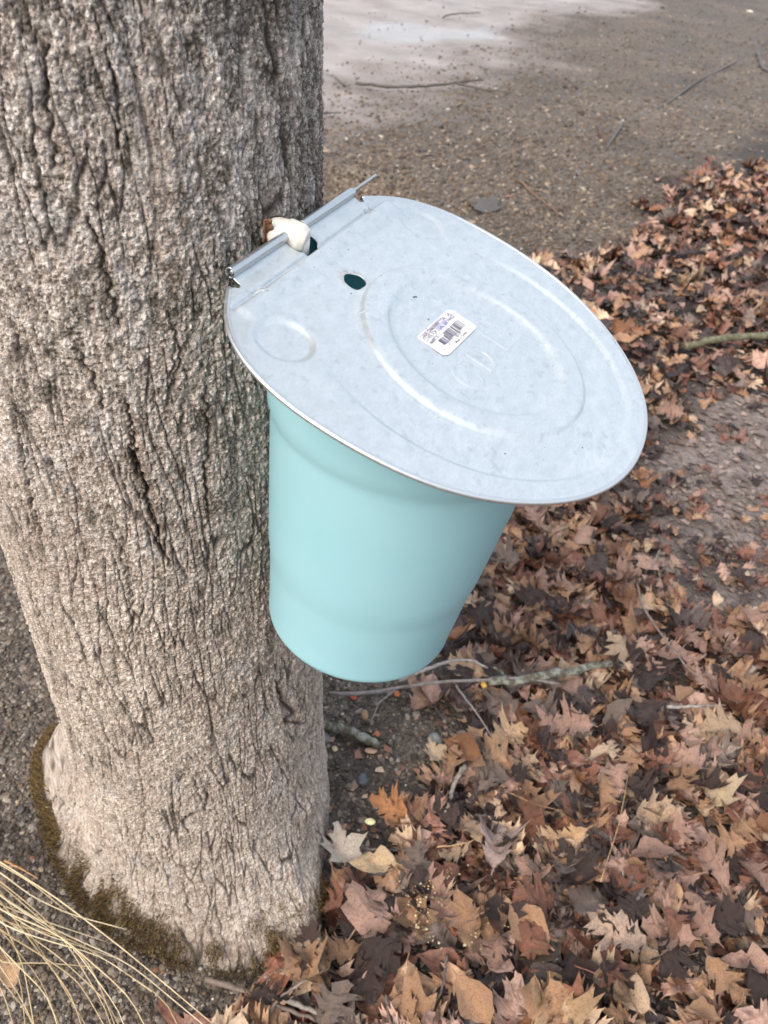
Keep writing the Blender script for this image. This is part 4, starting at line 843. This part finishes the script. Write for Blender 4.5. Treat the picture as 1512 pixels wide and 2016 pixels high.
stick('bent_stick', [(1022, 358, .012), (1045, 382, .018), (1075, 405, .018), (1104, 425, .012)], 0.0065, 'bent reddish brown stick lying on the gravel above the lid edge', 'stick', col=(0.15, 0.085, 0.055))
stick('small_stick', [(1176, 252, .012), (1184, 268, .012), (1190, 283, .012)], 0.008, 'short upright looking dark brown stick in the middle of the gravel', 'stick', col=(0.10, 0.05, 0.04))
stick('grey_root', [(1225, 245, .0), (1260, 228, .002), (1310, 212, .004), (1370, 160, .006), (1400, 150, .008), (1440, 128, .008), (1500, 92, .01), (1560, 60, .01)], 0.008, 'long bluish grey root crossing the gravel towards the upper right corner', 'root', col=(0.115, 0.108, 0.10), branches=[(0.009, [(1225, 245, .01), (1205, 275, .012), (1195, 290, .01)])], taper=.7)
stick('grey_root', [(1488, 108, .02), (1500, 135, .02), (1530, 150, .02)], 0.016, 'dark root stub at the right border above the leaves', 'root', col=(0.10, 0.09, 0.09))
stick('straight_twig', [(1285, 1115, .03), (1300, 1080, .03)], 0.0022, 'short straight twig on the edge of the muddy patch', T_, col=(0.25, 0.2, 0.16))
stick('long_twig', [(1255, 1140, .035), (1262, 1190, .04), (1300, 1250, .04), (1345, 1310, .04), (1400, 1365, .035)], 0.0026, 'long thin twig slanting down the litter right of the lichened branch', T_, col=(0.20, 0.15, 0.13), branches=[(0.0015, [(1330, 1290, .04), (1350, 1270, .045)]), (0.0015, [(1370, 1335, .04), (1400, 1330, .04)])])
stick('pale_twig', [(1310, 1397, .035), (1370, 1395, .04), (1425, 1393, .035)], 0.0030, 'pale straight twig lying level at the right of the litter', T_, col=(0.28, 0.25, 0.22))
stick('ground_twig', [(405, 1925, .012), (470, 1945, .02), (540, 1975, .02), (610, 2000, .02), (700, 2040, .02)], 0.0038, 'brown twig trailing from the front foot of the trunk along the bottom', T_, col=(0.15, 0.11, 0.09))
stick('ground_twig', [(520, 1920, .02), (565, 1965, .025), (620, 1990, .025), (680, 2030, .02)], 0.0042, 'thick grey twig low beside the front foot of the trunk', T_, col=(0.22, 0.19, 0.16))
stick('ground_twig', [(640, 1880, .03), (585, 1900, .03), (540, 1912, .03)], 0.0026, 'thin dark twig reaching from the moss to the leaves at the trunk foot', T_, col=(0.14, 0.10, 0.085))
stick('arched_twig', [(525, 2010, .01), (545, 1965, .03), (590, 1935, .035), (650, 1900, .03)], 0.0022, 'thin arching twig crossing the others below the trunk', T_, col=(0.22, 0.17, 0.14))
stick('ground_twig', [(760, 1960, .035), (765, 2000, .035), (780, 2040, .035)], 0.0022, 'thin dark twig at the bottom between brown leaves', T_, col=(0.12, 0.09, 0.08))
stick('ground_twig', [(880, 1880, .035), (872, 1945, .04), (845, 2000, .035)], 0.0020, 'thin dark twig curving down through the bottom leaves', T_, col=(0.12, 0.09, 0.08))
stick('red_stalk', [(870, 1590, .03), (880, 1470, .03)], 0.001, 'thin dark leaf stalk sticking up below the bucket', 'stalk', col=(0.15, 0.08, 0.06))
for (a, b, cc_), lab_ in zip((((1180, 1740), (1240, 1500), (.4, .25, .12)), ((860, 1668), (960, 1640), (.45, .28, .13)), ((1440, 1600), (1500, 1660), (.3, .2, .12)), ((1000, 1560), (1110, 1600), (.3, .16, .09)), ((1130, 1900), (1230, 1930), (.3, .12, .08))), ('longest yellow brown leaf stalk standing steeply across the middle litter', 'pale orange leaf stalk near the yellow sawdust flecks',
        'short brown leaf stalk nearest the right edge', 'reddish brown leaf stalk in the litter below the lichened branch', 'dark red leaf stalk lowest in the litter')):
    stick('leaf_stalk', [(*a, .04), ((a[0] + b[0]) / 2 + 6, (a[1] + b[1]) / 2 + 8, .045), (*b, .04)], 0.0009, lab_, 'stalk', col=cc_, seg=5, n=10, group='leaf stalks on the litter')

# yellow sawdust flecks below the tap hole, seeds, berry, stones
P = visible_pts(700, 700, 1020, 1720, 1890); q = pix(P); k = vn(q[:, 0] / 34, q[:, 1] / 26, 301) + 0.6 * vn(q[:, 0] / 12, q[:, 1] / 12, 302) > 0.22; P = P[k]; P[:, 2] = 0.030 + RS.uniform(0, .008, len(P))
scatter('sawdust_flecks', P, RS.uniform(.0005, .0018, len(P)), np.array([(0.52, 0.39, 0.21), (0.58, 0.48, 0.32), (0.44, 0.30, 0.15)]), mst.m, flat=0.45, kind='stuff')
def lump(name, px, py, r, z, col, label, cat, flat=0.7, rough=0.45, sub=2, jit=0.0, yaw=0.5, ax_=(1, 1)):
    bm_ = __import__('bmesh').new(); __import__('bmesh').ops.create_icosphere(bm_, subdivisions=sub, radius=1); me = bpy.data.meshes.new(name); bm_.to_mesh(me); bm_.free()
    for v_ in me.vertices:
        k = 1 + jit * (vn(np.array(v_.co.x * 1.6 + px), np.array(v_.co.y * 1.6 + v_.co.z), 5)); v_.co = (v_.co.x * r * ax_[0] * k, v_.co.y * r * ax_[1] * k, v_.co.z * r * flat * k)
    me.polygons.foreach_set('use_smooth', [True] * len(me.polygons)); mt_ = M(name + '_surface', rough, col); mt_.col(mt_.mix(mt_.ramp(mt_.noise(120, 4), [(0.35, 0.0), (0.7, 1.0)]), tuple(c_ * 0.75 for c_ in col), tuple(min(1, c_ * 1.2) for c_ in col)))
    P = at(px, py, z); o = link(name, me, mt_.m, label=label, category=cat); o.location = (P[0], P[1], z + float(ground_z(np.array(P[0]), np.array(P[1])))); o.rotation_euler = (0.1, 0.1, yaw); return o
lump('red_berry', 598, 1998, 0.0080, .012, (0.20, 0.050, 0.028), 'round red brown berry on the ground below the trunk', 'berry', 0.95, 0.25)
lump('yellow_seed', 729, 1617, 0.0072, .028, (0.72, 0.66, 0.36), 'flat pale yellow seed on the leaves right of the trunk foot', 'seed', 0.3, ax_=(1.1, .7))
lump('acorn_half', 718, 1408, 0.0085, .010, (0.26, 0.16, 0.08), 'light brown half acorn on the grit under the bucket', 'acorn', 0.6, ax_=(.8, 1.15))
lump('blue_stone', 714, 1535, 0.0100, .004, (0.075, 0.085, 0.10), 'smooth dark blue grey stone in the grit right of the trunk', 'stone', 0.6, jit=.2)
lump('grey_stone', 856, 1458, 0.0125, .004, (0.20, 0.20, 0.19), 'rounded light grey stone behind the small cream leaf', 'stone', 0.6, jit=.2)
lump('grey_stone', 638, 1452, 0.0105, .004, (0.17, 0.16, 0.155), 'grey stone under the broken branch against the trunk outline', 'stone', 0.6, jit=.2)
lump('orange_husk', 782, 1366, 0.0058, .006, (0.45, 0.14, 0.045), 'small orange husk below the long thin twig', 'seed husk', 0.6)
lump('orange_husk', 696, 1372, 0.0062, .004, (0.40, 0.085, 0.03), 'small red orange husk nearest the trunk under the bucket', 'seed husk', 0.5)
lump('orange_husk', 952, 1350, 0.0058, .040, (0.62, 0.36, 0.08), 'yellow orange husk on the lichened branch', 'seed husk', 0.7)
lump('orange_husk', 742, 1445, 0.0058, .004, (0.36, 0.12, 0.05), 'reddish husk at the tip of the broken branch', 'seed husk', 0.5)
lump('tan_chip', 730, 1478, 0.0090, .004, (0.50, 0.32, 0.19), 'oval tan wood chip in the grit below the broken branch', 'wood chip', 0.3, ax_=(1.2, .6))
lump('tan_chip', 659, 1474, 0.0050, .004, (0.55, 0.42, 0.25), 'tiny yellow wood chip near the trunk below the broken branch', 'wood chip', 0.35)
lump('pale_stone', 640, 368, 0.055, .005, (0.50, 0.49, 0.50), 'pale stone peeping out between the trunk and the hinge pin', 'stone', 0.4, jit=.2, yaw=0.9, ax_=(1.6, .5))
lump('pale_stone', 1472, 34, 0.035, .004, (0.62, 0.60, 0.52), 'white stone on the gravel near the upper right corner', 'stone', 0.4, jit=.3, ax_=(1.4, .6))
lump('dark_lump', 1302, 26, 0.028, .006, (0.045, 0.03, 0.028), 'dark brown lump on the gravel near the top edge', 'lump', 0.6, jit=.3, ax_=(1.3, .7))
lump('dark_lump', 1130, 177, 0.020, .006, (0.05, 0.035, 0.03), 'dark brown lump in the middle of the gravel', 'lump', 0.5, jit=.3, ax_=(1.5, .6))

# ------------------------------------------------------------------ dry grass at the lower left
mgs = M('straw', 0.55, (0.58, 0.46, 0.28)); mgs.col(mgs.mix(1.0, mgs.attr('Col'), mgs.ramp(mgs.noise(60, 3), [(0.3, (0.8, 0.8, 0.8)), (0.7, (1.15, 1.15, 1.15))]), 'MULTIPLY'))
root = at(-190, 1640, 0.0); tuft = thing('dry_grass_tuft', 'tuft of dry straw coloured grass blades arching over the grit at lower left', 'grass tuft', Matrix.Translation(Vector(root)))
BL = [[(0, 1692), (110, 1770), (250, 1870), (420, 2010)], [(0, 1735), (80, 1800), (180, 1900), (240, 2050)], [(0, 1760), (100, 1830), (260, 1900), (330, 1960), (430, 2040)], [(0, 1775), (60, 1850), (140, 1960), (170, 2050)],
      [(0, 1790), (120, 1840), (260, 1960), (300, 2050)], [(0, 1800), (50, 1900), (70, 2050)], [(0, 1820), (90, 1850), (200, 1880), (300, 1950)], [(0, 1840), (80, 1930), (130, 2050)], [(0, 1893), (70, 1896), (150, 1897), (205, 1903)],
      [(0, 1860), (40, 1930), (50, 2050)], [(0, 1720), (60, 1760), (140, 1800), (250, 1830)], [(-5, 1750), (90, 1890), (190, 2050)], [(0, 1808), (110, 1880), (210, 1970), (250, 2050)], [(0, 1950), (20, 1990), (30, 2050)],
      [(0, 1780), (100, 1815), (210, 1855)], [(0, 1830), (60, 1868), (160, 1930), (225, 2050)], [(-10, 1700), (70, 1742), (160, 1812)], [(0, 1905), (35, 1960), (80, 2050)], [(0, 1768), (140, 1860), (240, 2000), (255, 2060)],
      [(0, 1812), (150, 1850), (330, 1975), (360, 2050)], [(0, 1870), (100, 1960), (120, 2050)], [(0, 1745), (130, 1850), (215, 1990), (225, 2050)], [(-5, 1788), (75, 1835), (180, 1870), (240, 1890)], [(0, 1925), (60, 2000), (75, 2050)]]
for k, b in enumerate(BL):
    hs = np.linspace(0.07, 0.025, len(b)) + RS.uniform(-.01, .02); P = [np.array(root) + RS.normal(0, .012, 3) * [1, 1, 0], (np.array(root) + at(b[0][0], b[0][1], hs[0])) / 2 + [0, 0, 0.035]]
    P += [at(p[0] + RS.normal(0, 3), p[1] + RS.normal(0, 3), h_) for p, h_ in zip(b, hs)]
    Q = smoothline(np.array(P), 26); V, Q_, T_3 = tube(Q, np.linspace(0.0011, 0.00045, 26) * RS.uniform(.75, 1.25), 5); V, F = join([(V, Q_, T_3)])
    cl = np.array([(0.60, 0.47, 0.28), (0.50, 0.38, 0.22), (0.66, 0.55, 0.36), (0.42, 0.31, 0.17)][k % 4])
    o = link('blade', mesh_np('blade', V - np.array(root), F, np.tile(cl, (len(V), 1))), mgs.m, tuft)
stick('pine_needle', [(8, 1693, .008), (40, 1708, .010), (74, 1728, .008)], 0.0016, 'single orange pine needle on the grit left of the trunk', 'pine needle', col=(0.55, 0.28, 0.13), n=8, seg=5)
P = at(12, 1912, .02); mk_leaf('oval_leaf', 20, 0.055, (P[0], P[1], .02), rotm(1.1, .2, .1), (0.50, 0.33, 0.20), label='small tan leaf under the dry grass at the left border', category='leaf')
